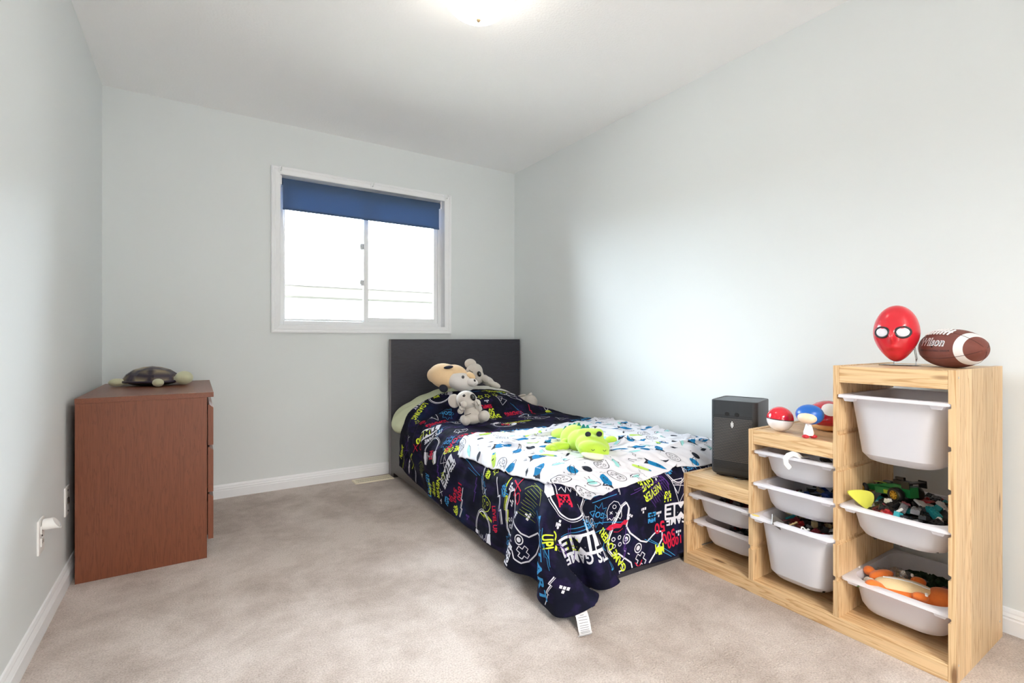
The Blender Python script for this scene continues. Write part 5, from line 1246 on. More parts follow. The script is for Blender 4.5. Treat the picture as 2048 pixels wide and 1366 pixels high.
# ------------------------------------------------------------------ orange plush pouch and its neighbours in the bottom tub
M['orange'] = mat('orange_plush', srgb(226, 118, 44), .9, .12, 40, bump=.5, bscale=260, sheen=.3); M['cream'] = mat('cream_plush', srgb(240, 214, 166), .9, .08, 30, bump=.5, bscale=260, sheen=.3)
pz = empty('orange_plush', (1.95, .64, .10), 'orange plush animal pouch with cream zipped belly lying in the bottom tub', 'plush toy')
A = Vector((1.940, .722, .176)); B_ = Vector((1.985, .592, .178)); axp = (B_-A).normalized(); s2 = Vector((-axp.y, axp.x, 0)); q_ = Matrix((axp, s2, UP)).transposed()
mid = (A+B_)/2
ob = MB().ell(mid-UP*.006, (.090, .058, .028), q_).ell(B_+axp*.018, (.045, .048, .030), q_)
ob.ell(A+s2*.055-axp*.002+UP*.010, (.042, .020, .017), FRr(10)).ell(A+s2*.070-axp*.036+UP*.010, (.019, .018, .017))
ob.ell(A-s2*.035-axp*.010+UP*.006, (.034, .016, .014), FRr(-30)).ell(A-s2*.045-axp*.030+UP*.008, (.016, .015, .015))
ob.ell(mid+s2*.055+axp*.028+UP*.016, (.022, .015, .015), q_).ell(mid-s2*.058+axp*.03+UP*.012, (.022, .014, .014), q_)
build('body', ob, M['orange'], pz, mods=plushmod(.0035, 6))
build('belly', MB().ell(mid-axp*.008+UP*.006, (.082, .046, .0255), q_, seg=32), M['cream'], pz, smooth=180)
zp = [mid-axp*.065-s2*.004+UP*.030, mid-axp*.03-s2*.004+UP*.0335, mid+axp*.01-s2*.006+UP*.0335, mid+axp*.045-s2*.010+UP*.0285]
build('zip', MB().loft([[p+s2*.003, p-s2*.003, p-s2*.003-UP*.002, p+s2*.003-UP*.002] for p in zp]), colr('white_zip', (228, 232, 238), .5), pz)
build('zip_pull', MB().box((-.004, -.010, -.001), (.004, .010, .001), bev=.001).xf(Matrix.Translation(zp[-1]-s2*.012+UP*.002) @ FRr(0, 40).to_4x4()), M['plate'], pz)
for p in (A+s2*.080-axp*.066+UP*.012, A-s2*.047-axp*.044+UP*.010, mid+s2*.062+axp*.012+UP*.030, mid-s2*.060+axp*.045+UP*.024):
    build('claws', MB().ell(p, (.004, .004, .003)).ell(p+s2*.007, (.004, .004, .003)).ell(p-s2*.007, (.004, .004, .003)), M['plate'], pz, smooth=180)
cp = MB(); prof = [(.075*math.cos(R(a)), .048*math.sin(R(a))) for a in range(0, 91, 10)]
T = Matrix.Translation((2.08, .600, .118)) @ FRr(-25, 0, -50).to_4x4()
cap = empty('knitted_cap', (2.08, .60, .09), 'dark maroon cap with pale piping lying behind the orange plush', 'cap')
build('crown', MB().lathe(prof, T, 28, cap=False), colr('black_knit', (34, 26, 32), .9), cap, smooth=60)
for a0 in (0, 60, 120):
    pts = [T @ Vector((.0765*math.cos(R(t))*math.cos(R(a0)), .0765*math.cos(R(t))*math.sin(R(a0)), .0495*math.sin(R(t)))) for t in range(0, 181, 12)]
    build('piping', MB().tube(pts, .0012, 6), colr('maroon_piping', (150, 84, 98), .7), cap)
def bagmat():
    m = bpy.data.materials.new('clear_film'); m.use_nodes = True; nt = m.node_tree; nt.nodes.clear(); o = N(nt, 'ShaderNodeOutputMaterial'); t = N(nt, 'ShaderNodeBsdfTransparent'); g = N(nt, 'ShaderNodeBsdfGlossy'); g.inputs['Roughness'].default_value = .12
    tc = N(nt, 'ShaderNodeTexCoord'); n = N(nt, 'ShaderNodeTexNoise'); n.inputs['Scale'].default_value = 60; nt.links.new(tc.outputs['Object'], n.inputs['Vector']); bp = N(nt, 'ShaderNodeBump'); bp.inputs['Distance'].default_value = .01; nt.links.new(n.outputs['Fac'], bp.inputs['Height']); nt.links.new(bp.outputs[0], g.inputs['Normal'])
    mx = N(nt, 'ShaderNodeMixShader'); mx.inputs[0].default_value = .22; nt.links.new(t.outputs[0], mx.inputs[1]); nt.links.new(g.outputs[0], mx.inputs[2]); nt.links.new(mx.outputs[0], o.inputs[0]); return m
def crumple(c, sx, sy, sz, seed, n=12):
    rs_ = np.random.RandomState(seed); mb = MB(); u_ = np.linspace(-1, 1, n); 
    Z_ = rs_.rand(n, n)*sz; vs = [(c[0]+a*sx*(1+.1*rs_.rand()), c[1]+b*sy*(1+.1*rs_.rand()), c[2]+Z_[i, j]*(1-.5*(a*a+b*b))) for i, a in enumerate(u_) for j, b in enumerate(u_)]
    return mb.add(vs, [(i*n+j, i*n+j+1, (i+1)*n+j+1, (i+1)*n+j) for i in range(n-1) for j in range(n-1)])
thick = lambda t: (lambda o: setattr(o.modifiers.new('t', 'SOLIDIFY'), 'thickness', t))
build('clear_bag', crumple((2.04, .715, .165), .075, .060, .040, 3), bagmat(), label='crumpled clear plastic bag behind the orange plush in the bottom tub', cat='bag', smooth=30, mods=thick(.0006))
build('blue_wrapper', crumple((1.965, .745, .150), .040, .028, .030, 5), colr('blue_foil', (40, 70, 160), .3), label='blue foil wrapper poking out beneath the orange plush arm', cat='wrapper', mods=thick(.001))
build('green_wrapper', crumple((1.935, .765, .150), .025, .018, .026, 6), colr('green_foil', (126, 190, 140), .4), label='small pale green wrapper beside the blue one in the bottom tub', cat='wrapper', mods=thick(.001))
gp_ = MB()
build('patterned_cloth', crumple((2.16, .665, .135), .075, .085, .040, 9, 16), mat('dark_green_leaf_cloth', srgb(32, 58, 38), .9, .7, 60), label='dark green patterned cloth at the back of the bottom tub', cat='cloth', mods=thick(.003))
M['greige'] = mat('greige_plush', srgb(206, 198, 190), .92, .06, 40, bump=.6, bscale=300, sheen=.35)
build('grey_plush', MB().ell((1.935, .752, .168), (.022, .016, .018)).ell((1.955, .768, .164), (.015, .013, .015)).ell((1.920, .738, .166), (.016, .013, .015)).ell((1.955, .745, .142), (.035, .022, .022)), M['greige'], mods=plushmod(.003, 5), label='pale grey plush paws at the left of the bottom tub', cat='plush toy')

# ------------------------------------------------------------------ air purifier on the lowest step
pw, pd, ph = .192, .205, .332
pf = Vector((1.925, 1.366, .401)); ex = Vector((.055, -.184, 0)).normalized(); ey = Vector((.184, .055, 0)).normalized()
PT = Matrix((ex, ey, UP)).transposed().to_4x4(); PT.translation = pf
ap = empty('air_purifier', tuple(PT @ Vector((pw/2, pd/2, -.001))), 'black box-shaped air purifier with perforated front on the lowest pine step', 'air purifier')
M['abs'] = mat('graphite_plastic', srgb(44, 47, 52), .38, .04)
def rl2(z, ins, r=.022): return [(x, y, z) for x, y in rrect(ins, ins, pw-ins, pd-ins, r, 6)]
build('housing', MB().loft([rl2(.006, .010), rl2(.012, .003), rl2(.022, 0), rl2(ph-.003, 0), rl2(ph, .002), rl2(ph, .006), rl2(ph-.004, .007)]).xf(PT), M['abs'], ap, smooth=35)
build('top_panel', MB().loft([rl2(ph-.006, .0075), rl2(ph-.0025, .0075), rl2(ph-.0022, .009)]).xf(PT), mat('grey_top_plastic', srgb(84, 88, 94), .5, .03), ap, smooth=35)
build('foot', MB().box((.02, .02, 0), (pw-.02, pd-.02, .008)).xf(PT), blk, ap)
hm = MB(); hm2 = MB()
p_ = .0062
for r_ in range(34):
    for c_i in range(26):
        x = .016+c_i*p_+(p_/2 if r_ % 2 else 0); z = .038+r_*p_*1.12
        if x > pw-.018: continue
        (hm2 if (r_ < 5 or r_ > 31) else hm).add([(x+.0019*math.cos(R(60*k+30)), -.0006, z+.0019*math.sin(R(60*k+30))) for k in range(6)], [tuple(range(6))])
build('grille_holes', hm.xf(PT), mat('taupe_mesh', srgb(118, 110, 104), .7), ap, kind='stuff')
build('grille_holes', hm2.xf(PT), mat('dark_mesh', srgb(20, 20, 22), .7), ap, kind='stuff')
for x in (.072, .112):
    build('button', MB().lathe([(.0095, 0), (.0095, .0012), (.007, .0014), (0, .0014)], PT @ Matrix.Translation((x, 0, ph-.058)) @ Matrix.Rotation(R(90), 4, 'X'), 20), mat('button_black', srgb(14, 14, 16), .3), ap)
ld = MB()
for (i, j) in ((0, 0), (1, 0), (0, 1), (1, 1), (0, 2), (1, 2), (.5, 3), (.5, -1)):
    x = .092+(i-.5)*p_; z = ph-.108+j*p_*.9; ld.add([(x+.0021*math.cos(R(60*k)), -.0011, z+.0021*math.sin(R(60*k))) for k in range(6)], [tuple(range(6))])
lm = colr('indicator_white', (240, 240, 235), .4); lm.node_tree.nodes['Principled BSDF'].inputs['Emission Color'].default_value = (1, 1, .95, 1); lm.node_tree.nodes['Principled BSDF'].inputs['Emission Strength'].default_value = 1.2
build('indicator', ld.xf(PT), lm, ap)
build('power_cord', MB().tube([PT @ Vector((.11, .01, .004)), PT @ Vector((.105, -.012, .004)), PT @ Vector((.135, -.020, .004)), PT @ Vector((.15, -.005, .004)), PT @ Vector((.16, .02, .004))], .0018, 8), blk, ap, smooth=60)

# ------------------------------------------------------------------ toys on the middle step
gl = dict(coat=.6)
tb = empty('toy_ball', (1.905, 1.045, .644), 'glossy toy ball, red above and white below, on the middle pine step', 'ball')
rb_ = .0475; cc_ = (1.905, 1.045, .644+rb_)
TT = Matrix.Translation(cc_) @ FRr(-4, 0, 0).to_4x4()
build('upper_half', MB().lathe([(rb_*math.cos(R(a)), rb_*math.sin(R(a))) for a in range(2, 91, 8)], TT, 40, cap=False), mat('glossy_red', srgb(206, 30, 48), .12, .02, coat=.6), tb, smooth=180)
build('lower_half', MB().lathe([(rb_*math.cos(R(a)), rb_*math.sin(R(a))) for a in range(-90, 0, 8)], TT, 40, cap=False), mat('glossy_white', srgb(238, 234, 236), .12, .02, coat=.6), tb, smooth=180)
build('seam', MB().lathe([(rb_*.992, -.0022), (rb_*1.003, -.0012), (rb_*1.003, .0012), (rb_*.992, .0022)], TT, 40, cap=False), mat('black_seam', srgb(26, 24, 28), .3), tb, smooth=60)
ms_ = empty('toy_toadstool', (2.09, .955, .644), 'plain red domed toadstool toy with one white patch and tan base', 'toy')
mc = Vector((2.09, .955, .644)); 
build('dome', MB().lathe([(.0, .020), (.055, .022), (.074, .030), (.080, .045), (.076, .068), (.062, .090), (.040, .106), (.018, .113), (0, .115)], Matrix.Translation(mc), 40), mat('crimson_gloss', srgb(186, 18, 44), .2, .02, coat=.4), ms_, smooth=60)
build('base', MB().lathe([(.0, 0), (.035, .0), (.055, .008), (.062, .020), (.058, .030), (0, .034)], Matrix.Translation(mc), 32), mat('tan_gloss', srgb(226, 176, 118), .3, .02), ms_, smooth=60)
dirp = (-FW*.80-RT*.42+UP*.52).normalized(); cpn = mc+Vector((0, 0, .055))
def onDome(v):
    # walk outwards along v to the dome (ellipsoid fit)
    e = Vector((.0815, .0815, .0615)); s_ = 1/math.sqrt(sum((v[i]/e[i])**2 for i in range(3))); return cpn+v*s_
a1 = dirp.cross(UP).normalized(); a2 = a1.cross(dirp)
pp = MB(); rings = []
for q in range(0, 5): rings.append([onDome((dirp+(a1*math.cos(R(15*k))+a2*math.sin(R(15*k)))*(.0001+.105*q)).normalized()) for k in range(24)])
pp.loft(rings, cap0=True, cap1=False); build('white_patch', pp, mat('patch_white', srgb(240, 238, 238), .25, .01), ms_, smooth=60)
pg = empty('peg_doll', (1.862, .918, .644), 'small toy peg doll with a big blue hood, white body and red feet', 'toy figure')
pc = Vector((1.862, .918, .644))
build('hood', MB().ell(pc+Vector((.012, .002, .083)), (.044, .046, .036)), mat('hood_blue', srgb(18, 92, 178), .35, .02), pg, smooth=180)
build('face', MB().ell(pc+Vector((-.014, .000, .074))-FW*.004, (.027, .032, .021)), mat('pale_peach', srgb(238, 206, 178), .45, .02), pg, smooth=180)
build('body', MB().lathe([(.0, .010), (.016, .010), (.017, .02), (.012, .038), (.008, .054), (0, .056)], Matrix.Translation(pc), 20), mat('peg_white', srgb(232, 230, 232), .4, .02), pg, smooth=60)
for s_ in (-1, 1): build('foot', MB().ell(pc+RT*s_*.014-FW*.006+UP*.0065, (.013, .012, .0068)), mat('foot_red', srgb(186, 30, 44), .35, .02), pg, smooth=180)

# ------------------------------------------------------------------ plain red display mask on a clear stand (generic face shell)
mk = empty('toy_mask', (2.09, .73, .908), 'plain red face-shaped display mask standing on the tallest pine bay', 'mask')
mkc = Vector((2.06, .722, 1.020)); MR = Matrix.Rotation(R(180+8), 3, 'Z')       # faces the room, a little towards the window
def mask_pt(a, b):
    """a: angle round the face, b: 0 rim .. 1 front"""
    y = math.cos(a); z = math.sin(a); w_ = .066*(1-.30*max(0, -z)**1.5); h_ = .098
    rr = math.cos(b*math.pi/2)**.75; d_ = .062*math.sin(b*math.pi/2)**.9
    yy, zz = y*w_*rr, z*h_*rr
    nose = .017*math.exp(-((yy/.010)**2+((zz+.012)/.022)**2)); brow = .004*math.exp(-((abs(yy)-.025)/.018)**2-((zz-.022)/.012)**2)
    eye = -.006*math.exp(-((abs(yy)-.027)/.015)**2-((zz-.003)/.013)**2); lip = .004*math.exp(-((yy/.020)**2+((zz+.048)/.007)**2))-.003*math.exp(-((yy/.024)**2+((zz+.060)/.005)**2))
    return Vector((d_+nose+brow+eye+lip, yy, zz))
lo = [[mkc+MR @ mask_pt(2*math.pi*k/48, b) for k in range(48)] for b in np.linspace(0, .985, 26)]
build('shell', MB().loft(lo, cap0=False), mat('mask_red', srgb(206, 34, 48), .28, .03, coat=.3), mk, smooth=180, mods=thick(.003))
for s_ in (-1, 1):
    ri = []; 
    for q in (1.0, .8, .4, .02):
        l_ = []
        for k in range(28):
            a = 2*math.pi*k/28; yy = s_*.029+.0200*q*math.cos(a); zz = .004+.0180*q*math.sin(a)
            w_ = .066*(1-.30*max(0, -zz/.098)**1.5); rr = min(.999, math.sqrt((yy/w_)**2+(zz/.098)**2)); b = math.acos(rr**(1/.75))/(math.pi/2)
            l_.append(mkc+MR @ (Vector((.062*math.sin(b*math.pi/2)**.9+(.0030 if q == 1 else .0040)-.003*math.exp(-((abs(yy)-.027)/.015)**2), yy, zz))))
        ri.append(l_)
    build('eye_lens', MB().loft(ri, cap0=False), mat('lens_white', srgb(224, 222, 232), .3, .01), mk, smooth=180)
    build('eye_rim', MB().tube(ri[0]+[ri[0][0]], .0036, 8), mat('rim_black', srgb(40, 42, 48), .35, .02), mk, smooth=60)
acr = bpy.data.materials.new('clear_acrylic'); acr.use_nodes = True; nt = acr.node_tree; nt.nodes.clear(); o_ = N(nt, 'ShaderNodeOutputMaterial'); t_ = N(nt, 'ShaderNodeBsdfTransparent'); t_.inputs[0].default_value = (.93, .94, .95, 1); g_ = N(nt, 'ShaderNodeBsdfGlossy'); g_.inputs['Roughness'].default_value = .05; f_ = N(nt, 'ShaderNodeLayerWeight'); f_.inputs[0].default_value = .35; mx_ = N(nt, 'ShaderNodeMixShader')
nt.links.new(f_.outputs['Fresnel'], mx_.inputs[0]); nt.links.new(t_.outputs[0], mx_.inputs[1]); nt.links.new(g_.outputs[0], mx_.inputs[2]); nt.links.new(mx_.outputs[0], o_.inputs[0])
build('clear_stand', MB().box((2.045, .675, .908), (2.135, .770, .911), bev=.001).tube([(2.13, .69, .910), (2.135, .69, .93), (2.12, .69, .97), (2.075, .70, .99)], .003, 8).tube([(2.13, .755, .910), (2.135, .755, .93), (2.12, .755, .97), (2.075, .745, .99)], .003, 8), acr, mk, smooth=40)

# ------------------------------------------------------------------ american football
fa = Vector((1.975, .470, 0)); fb_ = Vector((2.155, .680, 0)); fc = (fa+fb_)/2; fr_ = .0625; fc.z = .908+fr_-.0005
fx = (fa-fb_).normalized(); fl_ = (fa-fb_).length/2
view = (Vector((0, 0, 1.0))-fc).normalized()
fz = (view*.80+UP*.75); fz = (fz-fx*fz.dot(fx)).normalized(); fy = fz.cross(fx)          # laces face up and towards the room
FT = Matrix((fx, fy, fz)).transposed().to_4x4(); FT.translation = fc
fbo = empty('football', (fc.x, fc.y, .908), 'brown leather american football with white stripes and laces beside the red mask', 'football')
def frad(t): return fr_*max(0, 1-abs(t)**2.3)**.75
M['leather'] = mat('pebbled_brown_leather', srgb(120, 62, 50), .55, .12, 20, bump=.8, bscale=900)
M['fwhite'] = mat('white_leather', srgb(236, 234, 234), .5, .03, bump=.5, bscale=900)
ts = list(np.linspace(-1, 1, 61)); fm = MB(); nn = 48
vs = []; 
for t in ts:
    for k in range(nn): a = 2*math.pi*k/nn; vs.append(FT @ Vector((t*fl_, frad(t)*math.sin(a), frad(t)*math.cos(a))))
fs = []; mi_ = []
for i in range(60):
    tm = (ts[i]+ts[i+1])/2
    for k in range(nn):
        fs.append((i*nn+k, i*nn+(k+1) % nn, (i+1)*nn+(k+1) % nn, (i+1)*nn+k)); mi_.append(1 if .58 < abs(tm) < .75 else 0)
fm.v = [tuple(v) for v in vs]; fm.f = fs; fm.m = mi_
build('casing', fm, [M['leather'], M['fwhite']], fbo, smooth=180)
def onball(t, a, h=.0): r_ = frad(t)+h; return FT @ Vector((t*fl_, r_*math.sin(a), r_*math.cos(a)))
for a in (0, 90, 180, 270): build('seam', MB().tube([onball(t, R(a), -.0002) for t in np.linspace(-.97, .97, 40)], .0009, 6), mat('seam_brown', srgb(74, 36, 30), .7), fbo, smooth=60)
lc = MB().tube([onball(t, 0, .002) for t in np.linspace(-.40, .36, 16)], .0024, 8)
build('lacing', lc, M['fwhite'], fbo, smooth=60)
for t in np.linspace(-.38, .34, 8): build('lace', MB().tube([onball(t-.02, a, .0022) for a in (-.24, -.12, 0, .12, .24)], .0026, 8), M['fwhite'], fbo, smooth=60)
def ball_text(txt, t0, a0, w_, h_, m_, nm, bold=.02, lift=.0007, shear=0, flip=1):
    bm, wd = text_bm(txt, bold); 
    for ax_ in (0, 1):
        c = [v.co[ax_] for v in bm.verts]
        for q in np.arange(min(c), max(c), .12)[1:]:
            n = [0, 0, 0]; n[ax_] = 1; co = [0, 0, 0]; co[ax_] = q; bmesh.ops.bisect_plane(bm, geom=bm.verts[:]+bm.edges[:]+bm.faces[:], plane_co=co, plane_no=n)
    for v in bm.verts:
        x = (v.co.x+v.co.y*shear)*w_/wd; y = v.co.y*h_/.72
        t = t0+x/fl_*flip; r_ = frad(t0); a = a0-side*y/r_; v.co = onball(t, a, lift)
    mb = MB(); mb.bm(bm); 
    me = bpy.data.meshes.new(nm); org = origin_of(fbo); me.from_pydata([tuple(Vector(p)-org) for p in mb.v], [], mb.f); me.materials.append(m_); o = bpy.data.objects.new(nm, me); COL.objects.link(o); o.parent = fbo
# which way round the lettering runs as seen from the room
sgn = 1; cam_p = Vector((0, 0, 1))
side = 1 if (onball(0, R(60))-cam_p).length < (onball(0, R(-60))-cam_p).length else -1
FB_A = side*R(62); 
ftw, ftb = M['fwhite'], mat('ink_black', srgb(24, 22, 24), .5)
if sgn > 0:
    for txt, t0, aa, w_, h_, m_, b_, l_, sh in (('Wilson', -.40, side*R(39), .108, .024, ftw, .05, .0006, .1), ('Wilson', -.393, side*R(39), .104, .0215, ftb, -.012, .0010, .1), ('AMERICAN FOOTBALL LEAGUE', -.40, side*R(66), .125, .005, ftb, .01, .0006, 0)):
        ball_text(txt, t0, aa, w_, h_, m_, 'lettering', b_, l_, sh, 1)
build('valve', MB().ell(onball(.05, side*R(54), 0), (.003, .003, .003)), ftb, fbo, smooth=180)

# ------------------------------------------------------------------ plush turtle on the dresser
tu = empty('plush_turtle', (-.16, 3.20, DH), 'turtle night-light toy with dark patterned shell and pale plush head on the dresser', 'plush toy')
tc_ = Vector((-.195, 3.225, DH)); q_ = Matrix((RT, FW, UP)).transposed() @ Matrix.Rotation(R(-4), 3, 'Z')
M['turtle_plush'] = mat('pale_green_plush', srgb(198, 198, 166), .95, .08, 40, bump=.6, bscale=300, sheen=.4)
bm = bmesh.new(); rings = []
for (s_, z) in ((1.0, .026), (.97, .036), (.86, .058), (.62, .082), (.30, .096)):
    rings.append([bm.verts.new((.148*s_*math.cos(R(36*k+18)), .112*s_*math.sin(R(36*k+18)), z)) for k in range(10)])
tp_ = bm.verts.new((0, 0, .101))
pf_ = []
for i in range(4):
    for k in range(10): pf_.append(bm.faces.new((rings[i][k], rings[i][(k+1) % 10], rings[i+1][(k+1) % 10], rings[i+1][k])))
for k in range(10): pf_.append(bm.faces.new((rings[4][k], rings[4][(k+1) % 10], tp_)))
bot = bm.faces.new(rings[0][::-1])
T = Matrix.Translation(tc_) @ q_.to_4x4()
bm.transform(T)
def shellmat():
    m, nt, b = newmat('turtle_shell'); tc = N(nt, 'ShaderNodeTexCoord'); v = N(nt, 'ShaderNodeTexVoronoi', feature='DISTANCE_TO_EDGE'); v.inputs['Scale'].default_value = 11; v.inputs['Randomness'].default_value = .35
    nt.links.new(tc.outputs['Object'], v.inputs['Vector']); r_ = ramp(nt, [(.05, srgb(48, 38, 52)), (.20, srgb(112, 98, 82)), (.40, srgb(166, 154, 122))]); nt.links.new(v.outputs['Distance'], r_.inputs[0]); nt.links.new(r_.outputs[0], b.inputs['Base Color']); b.inputs['Roughness'].default_value = .32; return m
mbs = MB(); mbs.bm(bm); build('shell', mbs, shellmat(), tu)
rim_pts = [T @ Vector((.152*math.cos(R(36*k+18)), .116*math.sin(R(36*k+18)), .024)) for k in range(11)]
build('shell_rim', MB().tube(rim_pts, .006, 8), mat('dark_plum_plastic', srgb(46, 38, 54), .3, .02), tu, smooth=60)
build('belly', MB().ell(T @ Vector((0, 0, .018)), (.125, .095, .018), q_), mat('dark_plush', srgb(50, 58, 52), .95), tu, smooth=180)
tp2 = MB().ell(T @ Vector((.178, .0, .040)), (.044, .037, .036), q_).ell(T @ Vector((.145, 0, .032)), (.03, .022, .02), q_)
build('head', tp2, M['turtle_plush'], tu, mods=plushmod(.0035, 5))
build('eye', MB().ell(T @ Vector((.188, -.029, .048)), (.0035, .0025, .0035)), blk, tu, smooth=180)
for (x, y, rx, a) in ((.115, -.098, .034, -30), (-.105, -.100, .036, 35), (.10, .10, .034, 30), (-.105, .095, .034, -35)):
    build('flipper', MB().ell(T @ Vector((x, y, .022)), (rx, .024, .021), q_ @ Matrix.Rotation(R(a), 3, 'Z')).ell(T @ Vector((x*.8, y*.75, .020)), (.026, .022, .014), q_), M['turtle_plush'], tu, mods=plushmod(.0035, 5))

# ------------------------------------------------------------------ plush toys on the bed
M['koala'] = mat('oatmeal_plush', srgb(200, 192, 184), .95, .08, 50, bump=.8, bscale=320, sheen=.4)
M['tanp'] = mat('apricot_plush', srgb(236, 202, 158), .95, .06, 30, bump=.4, bscale=300, sheen=.35)
M['creamp'] = mat('cream_face_plush', srgb(226, 220, 216), .95, .04, 30, bump=.4, bscale=300, sheen=.35)
M['navyp'] = mat('navy_plush', srgb(34, 36, 52), .95, .05, 30, bump=.4, bscale=300)
M['eyeb'] = mat('black_bead', srgb(16, 14, 18), .12, .01, coat=.4)
k = 1/985.
# small koala, sitting against the pillow mound
kd = 3.03; kp = lambda x, y, d=0: pt(x, y, kd+d); ku = kd*k
kr = empty('plush_koala', kp(948, 847), 'small oatmeal koala plush sitting in front of the pillow mound', 'plush toy')
build('body', MB().ell(kp(946, 825), (18*ku, 17*ku, 19*ku), FRr(8)).ell(kp(944, 837, -.02), (20*ku, 16*ku, 11*ku), FR), M['koala'], kr, mods=plushmod(.004, 8))
build('head', MB().ell(kp(933, 800, -.015), (21*ku, 18*ku, 18.5*ku), FRr(-12)).ell(kp(940, 804, -.045), (12*ku, 9*ku, 10*ku), FR), M['koala'], kr, mods=plushmod(.004, 6))
build('ear', MB().ell(kp(908.5, 802, .0), (12*ku, 5*ku, 14*ku), FRr(10)), M['koala'], kr, smooth=180)
build('nose', MB().ell(kp(946, 794.5, -.066), (5*ku, 3.5*ku, 7.2*ku), FRr(22)), M['eyeb'], kr, smooth=180)
build('eye', MB().ell(kp(928, 791.5, -.060), (3*ku, 2*ku, 3*ku), FR), M['eyeb'], kr, smooth=180)
build('mouth', MB().tube([kp(944, 807, -.073), kp(948, 808.5, -.074), kp(952, 806, -.068)], .0012, 6), M['eyeb'], kr)
for a_, b_, nm in ((((921, 822, -.02), (928, 808, -.06)), 7, 'arm'), (((958, 818, -.02), (954, 806, -.055)), 7.5, 'arm'), (((928, 838, -.02), (932, 842, -.06)), 9, 'leg'), (((962, 836, -.02), (969, 832, -.06)), 11, 'leg')):
    p0, p1 = kp(*a_[0]), kp(*a_[1]); build(nm, MB().ell(p0, (b_*ku*.9,)*3).ell(p0.lerp(p1, .5), (b_*ku*.95,)*3).ell(p1, (b_*ku,)*3), M['koala'], kr, mods=plushmod(.004, 5))
for a_, b_ in (((953, 803, -.085), (957, 811, -.085)), ((919, 805, -.060), (921, 812, -.055)), ((930, 831, -.062), (942, 827, -.060)), ((963, 821, -.05), (970, 817, -.045))):
    build('claw_mark', MB().tube([kp(*a_), kp(*b_)], .0016, 6), M['eyeb'], kr)
# big apricot dog-like plush lying on the pillow
dd = 3.43; dp = lambda x, y, d=0: pt(x, y, dd+d); du_ = dd*k
dg = empty('plush_dog', dp(900, 783), 'big apricot plush animal with cream face and navy ears lying on the pillow', 'plush toy')
build('body', MB().ell(dp(890, 752), (33*du_, 27*du_, 25*du_), FRr(-14)).ell(dp(868, 750, .01), (14*du_, 16*du_, 15*du_), FRr(-14)).ell(dp(912, 750, .01), (26*du_, 24*du_, 20*du_), FRr(-25)), M['tanp'], dg, mods=plushmod(.005, 10))
build('face', MB().ell(dp(921, 763, -.030), (30*du_, 22*du_, 18.5*du_), FRr(-18)), M['creamp'], dg, smooth=180)
build('muzzle', MB().ell(dp(945, 765, -.085), (11*du_, 9*du_, 8*du_), FRr(-10)), M['creamp'], dg, smooth=180)
build('blaze', MB().ell(dp(942, 751.5, -.045), (10*du_, 8*du_, 6*du_), FRr(-35)), M['tanp'], dg, smooth=180)
build('ear', MB().ell(dp(897, 734.5, -.075), (9.5*du_, 4*du_, 3.2*du_), FRr(8)), M['navyp'], dg, smooth=180)
build('ear', MB().ell(dp(887, 777, -.075), (9*du_, 6*du_, 7.5*du_), FRr(-25)), M['navyp'], dg, smooth=180)
build('eye', MB().ell(dp(926, 754, -.098), (2.8*du_, 1.8*du_, 3.2*du_), FR), mat('grey_eye', srgb(84, 82, 84), .3), dg, smooth=180)
build('nose', MB().ell(dp(949.5, 761, -.112), (1.6*du_, 1.2*du_, 2.6*du_), FRr(25)), M['eyeb'], dg, smooth=180)
build('mouth', MB().tube([dp(946.5, 764, -.1135), dp(947, 767.5, -.1135), dp(950, 768.5, -.112), dp(952, 766.5, -.108)], .0008, 6), M['eyeb'], dg)
# second koala behind it
ed = 3.52; ep = lambda x, y, d=0: pt(x, y, ed+d); eu = ed*k
e2 = empty('plush_koala', ep(955, 770), 'larger koala plush lying on its side behind the apricot one, ear raised', 'plush toy')
build('head', MB().ell(ep(948, 745), (17*eu, 15*eu, 19*eu), FRr(-35)).ell(ep(957, 755, -.02), (11*eu, 11*eu, 14*eu), FRr(-20)), M['koala'], e2, mods=plushmod(.0045, 8))
build('ear', MB().ell(ep(941, 728, .01), (12*eu, 5*eu, 10.5*eu), FRr(-10)), M['koala'], e2, smooth=180)
build('nose', MB().ell(ep(958.5, 748, -.062), (4.2*eu, 3*eu, 5.6*eu), FRr(15)), M['eyeb'], e2, smooth=180)
build('eye_seam', MB().tube([ep(938, 740, -.050), ep(942, 743, -.054), ep(946, 744.5, -.058)], .0016, 6), M['eyeb'], e2)
build('body', MB().ell(ep(975, 762, .03), (14*eu, 13*eu, 9*eu), FRr(-25)).ell(ep(990, 770, .02), (12*eu, 9*eu, 6*eu), FRr(-22)), M['koala'], e2, mods=plushmod(.0045, 8))
build('arm', MB().ell(ep(970, 757, -.03), (9*eu, 8*eu, 7*eu), FRr(-30)), M['koala'], e2, smooth=180)
# plush half hidden between the duvet and the right wall
wd_ = 3.80; wp = lambda x, y, d=0: pt(x, y, wd_+d); wu = wd_*k
wl_ = empty('plush_rabbit', wp(1062, 822), 'pale plush toy half hidden between the duvet and the right wall', 'plush toy')
build('body', MB().ell(wp(1060, 804), (15*wu, 13*wu, 15*wu), FR).ell(wp(1046, 800, .01), (10*wu, 10*wu, 9*wu), FR), M['koala'], wl_, mods=plushmod(.005, 6))
build('ear', MB().ell(wp(1060, 789, -.01), (5*wu, 3*wu, 3*wu), FRr(35)).ell(wp(1044, 791, 0), (8*wu, 3*wu, 2.4*wu), FRr(10)), M['koala'], wl_, smooth=180)
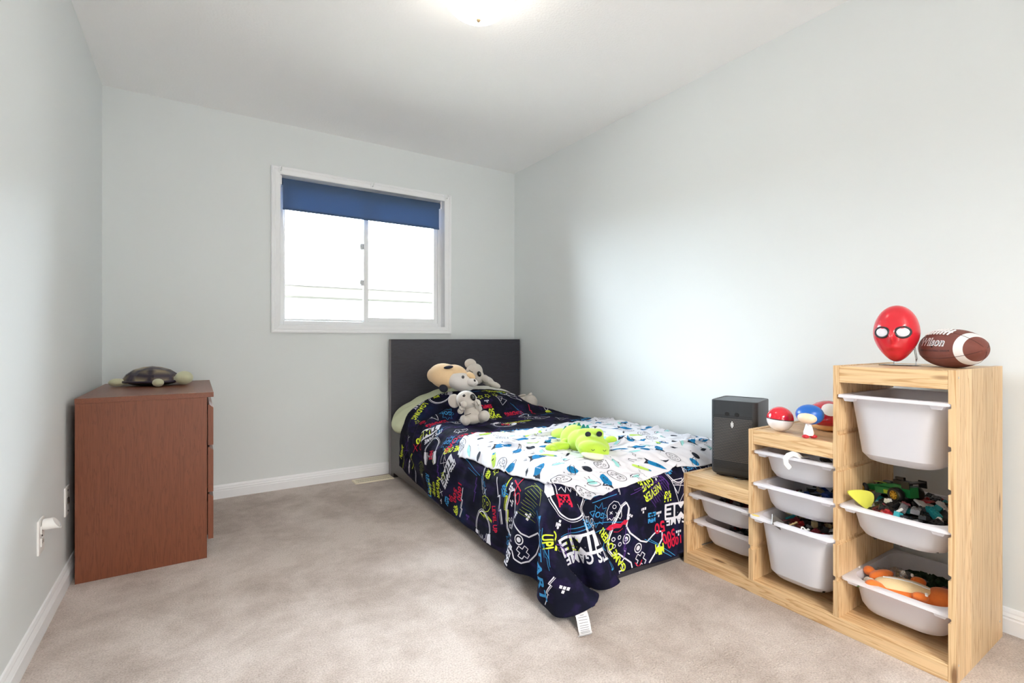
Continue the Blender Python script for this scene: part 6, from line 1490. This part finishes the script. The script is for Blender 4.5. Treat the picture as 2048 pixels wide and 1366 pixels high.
# green crocodile
M['croc'] = mat('lime_plush', srgb(176, 210, 62), .9, .05, 30, bump=.3, bscale=300, sheen=.25)
M['teal'] = mat('teal_felt', srgb(38, 128, 128), .9, .05)
g0 = pt(1165, 905, 2.33); cr = empty('plush_crocodile', (g0.x, g0.y, .485), 'lime green crocodile plush lying on the white sheet', 'plush toy')
u1 = lambda d: d*k
cb = MB().ell(pt(1151, 877, 2.46), (31*u1(2.46), .10, 28*u1(2.46)), FRr(0, -12)).ell(pt(1166, 884, 2.35), (32*u1(2.33), .085, 26*u1(2.33)), FR).ell(pt(1182, 877, 2.30), (26*u1(2.3), .060, 21*u1(2.3)), FR)
cb.ell(pt(1185, 892, 2.25), (35*u1(2.24), .075, 23*u1(2.24)), FRr(-10)).ell(pt(1187, 900, 2.18), (33*u1(2.17), .055, 18*u1(2.17)), FRr(-10))
cb.ell(pt(1168, 866, 2.31), (13*u1(2.3), .035, 10*u1(2.3)), FR).ell(pt(1196, 866, 2.28), (12*u1(2.27), .033, 10*u1(2.27)), FR)
cb.ell(pt(1125, 872, 2.66), (22*u1(2.66), .09, 15*u1(2.66)), FRr(0, 20))
build('body', cb, M['croc'], cr, mods=plushmod(.005, 28))
build('leg', MB().ell(pt(1118, 893, 2.33), (24*u1(2.33), .030, 9.5*u1(2.33)), FRr(4)).ell(pt(1103, 897, 2.30), (13*u1(2.3), .026, 8*u1(2.3)), FRr(-8)).ell(pt(1132, 886, 2.38), (12*u1(2.3), .03, 10*u1(2.3)), FR), M['croc'], cr, mods=plushmod(.0045, 6))
build('leg', MB().ell(pt(1222, 880, 2.45), (12*u1(2.45), .03, 8*u1(2.45)), FRr(8)), M['croc'], cr, smooth=180)
build('jaw', MB().ell(pt(1189, 910.5, 2.155), (27*u1(2.155), .048, 8.5*u1(2.155)), FRr(-9)), mat('cream_jaw', srgb(232, 230, 204), .9, .03), cr, smooth=180)
for (x, y, d) in ((1176, 868.5, 2.228), (1198.5, 868, 2.226)): build('eye', MB().ell(pt(x, y, d), (6*u1(d), .005, 5.4*u1(d)), FR), M['navyp'], cr, smooth=180)
for (x, y, d) in ((1186, 900, 2.105), (1209, 901, 2.112)): build('nostril', MB().tube([pt(x-3, y-1, d), pt(x, y+1.5, d-.003), pt(x+3, y-1, d)], .0022, 6), mat('olive_stitch', srgb(96, 120, 36), .8), cr)
for i, (x, y, d) in enumerate(((1140, 851.5, 2.50), (1149, 849.5, 2.48), (1158, 850, 2.45), (1167, 852.5, 2.41), (1175, 854, 2.37), (1131, 856, 2.56))):
    c = pt(x, y, d); build('spine', MB().loft([[c+RT*.014-UP*.012+FW*.006, c-RT*.014-UP*.012+FW*.006, c-RT*.014-UP*.012-FW*.006, c+RT*.014-UP*.012-FW*.006], [c+RT*.003+UP*.010+FW*.001, c-RT*.003+UP*.010+FW*.001, c-RT*.003+UP*.010-FW*.001, c+RT*.003+UP*.010-FW*.001]]), M['teal'], cr)
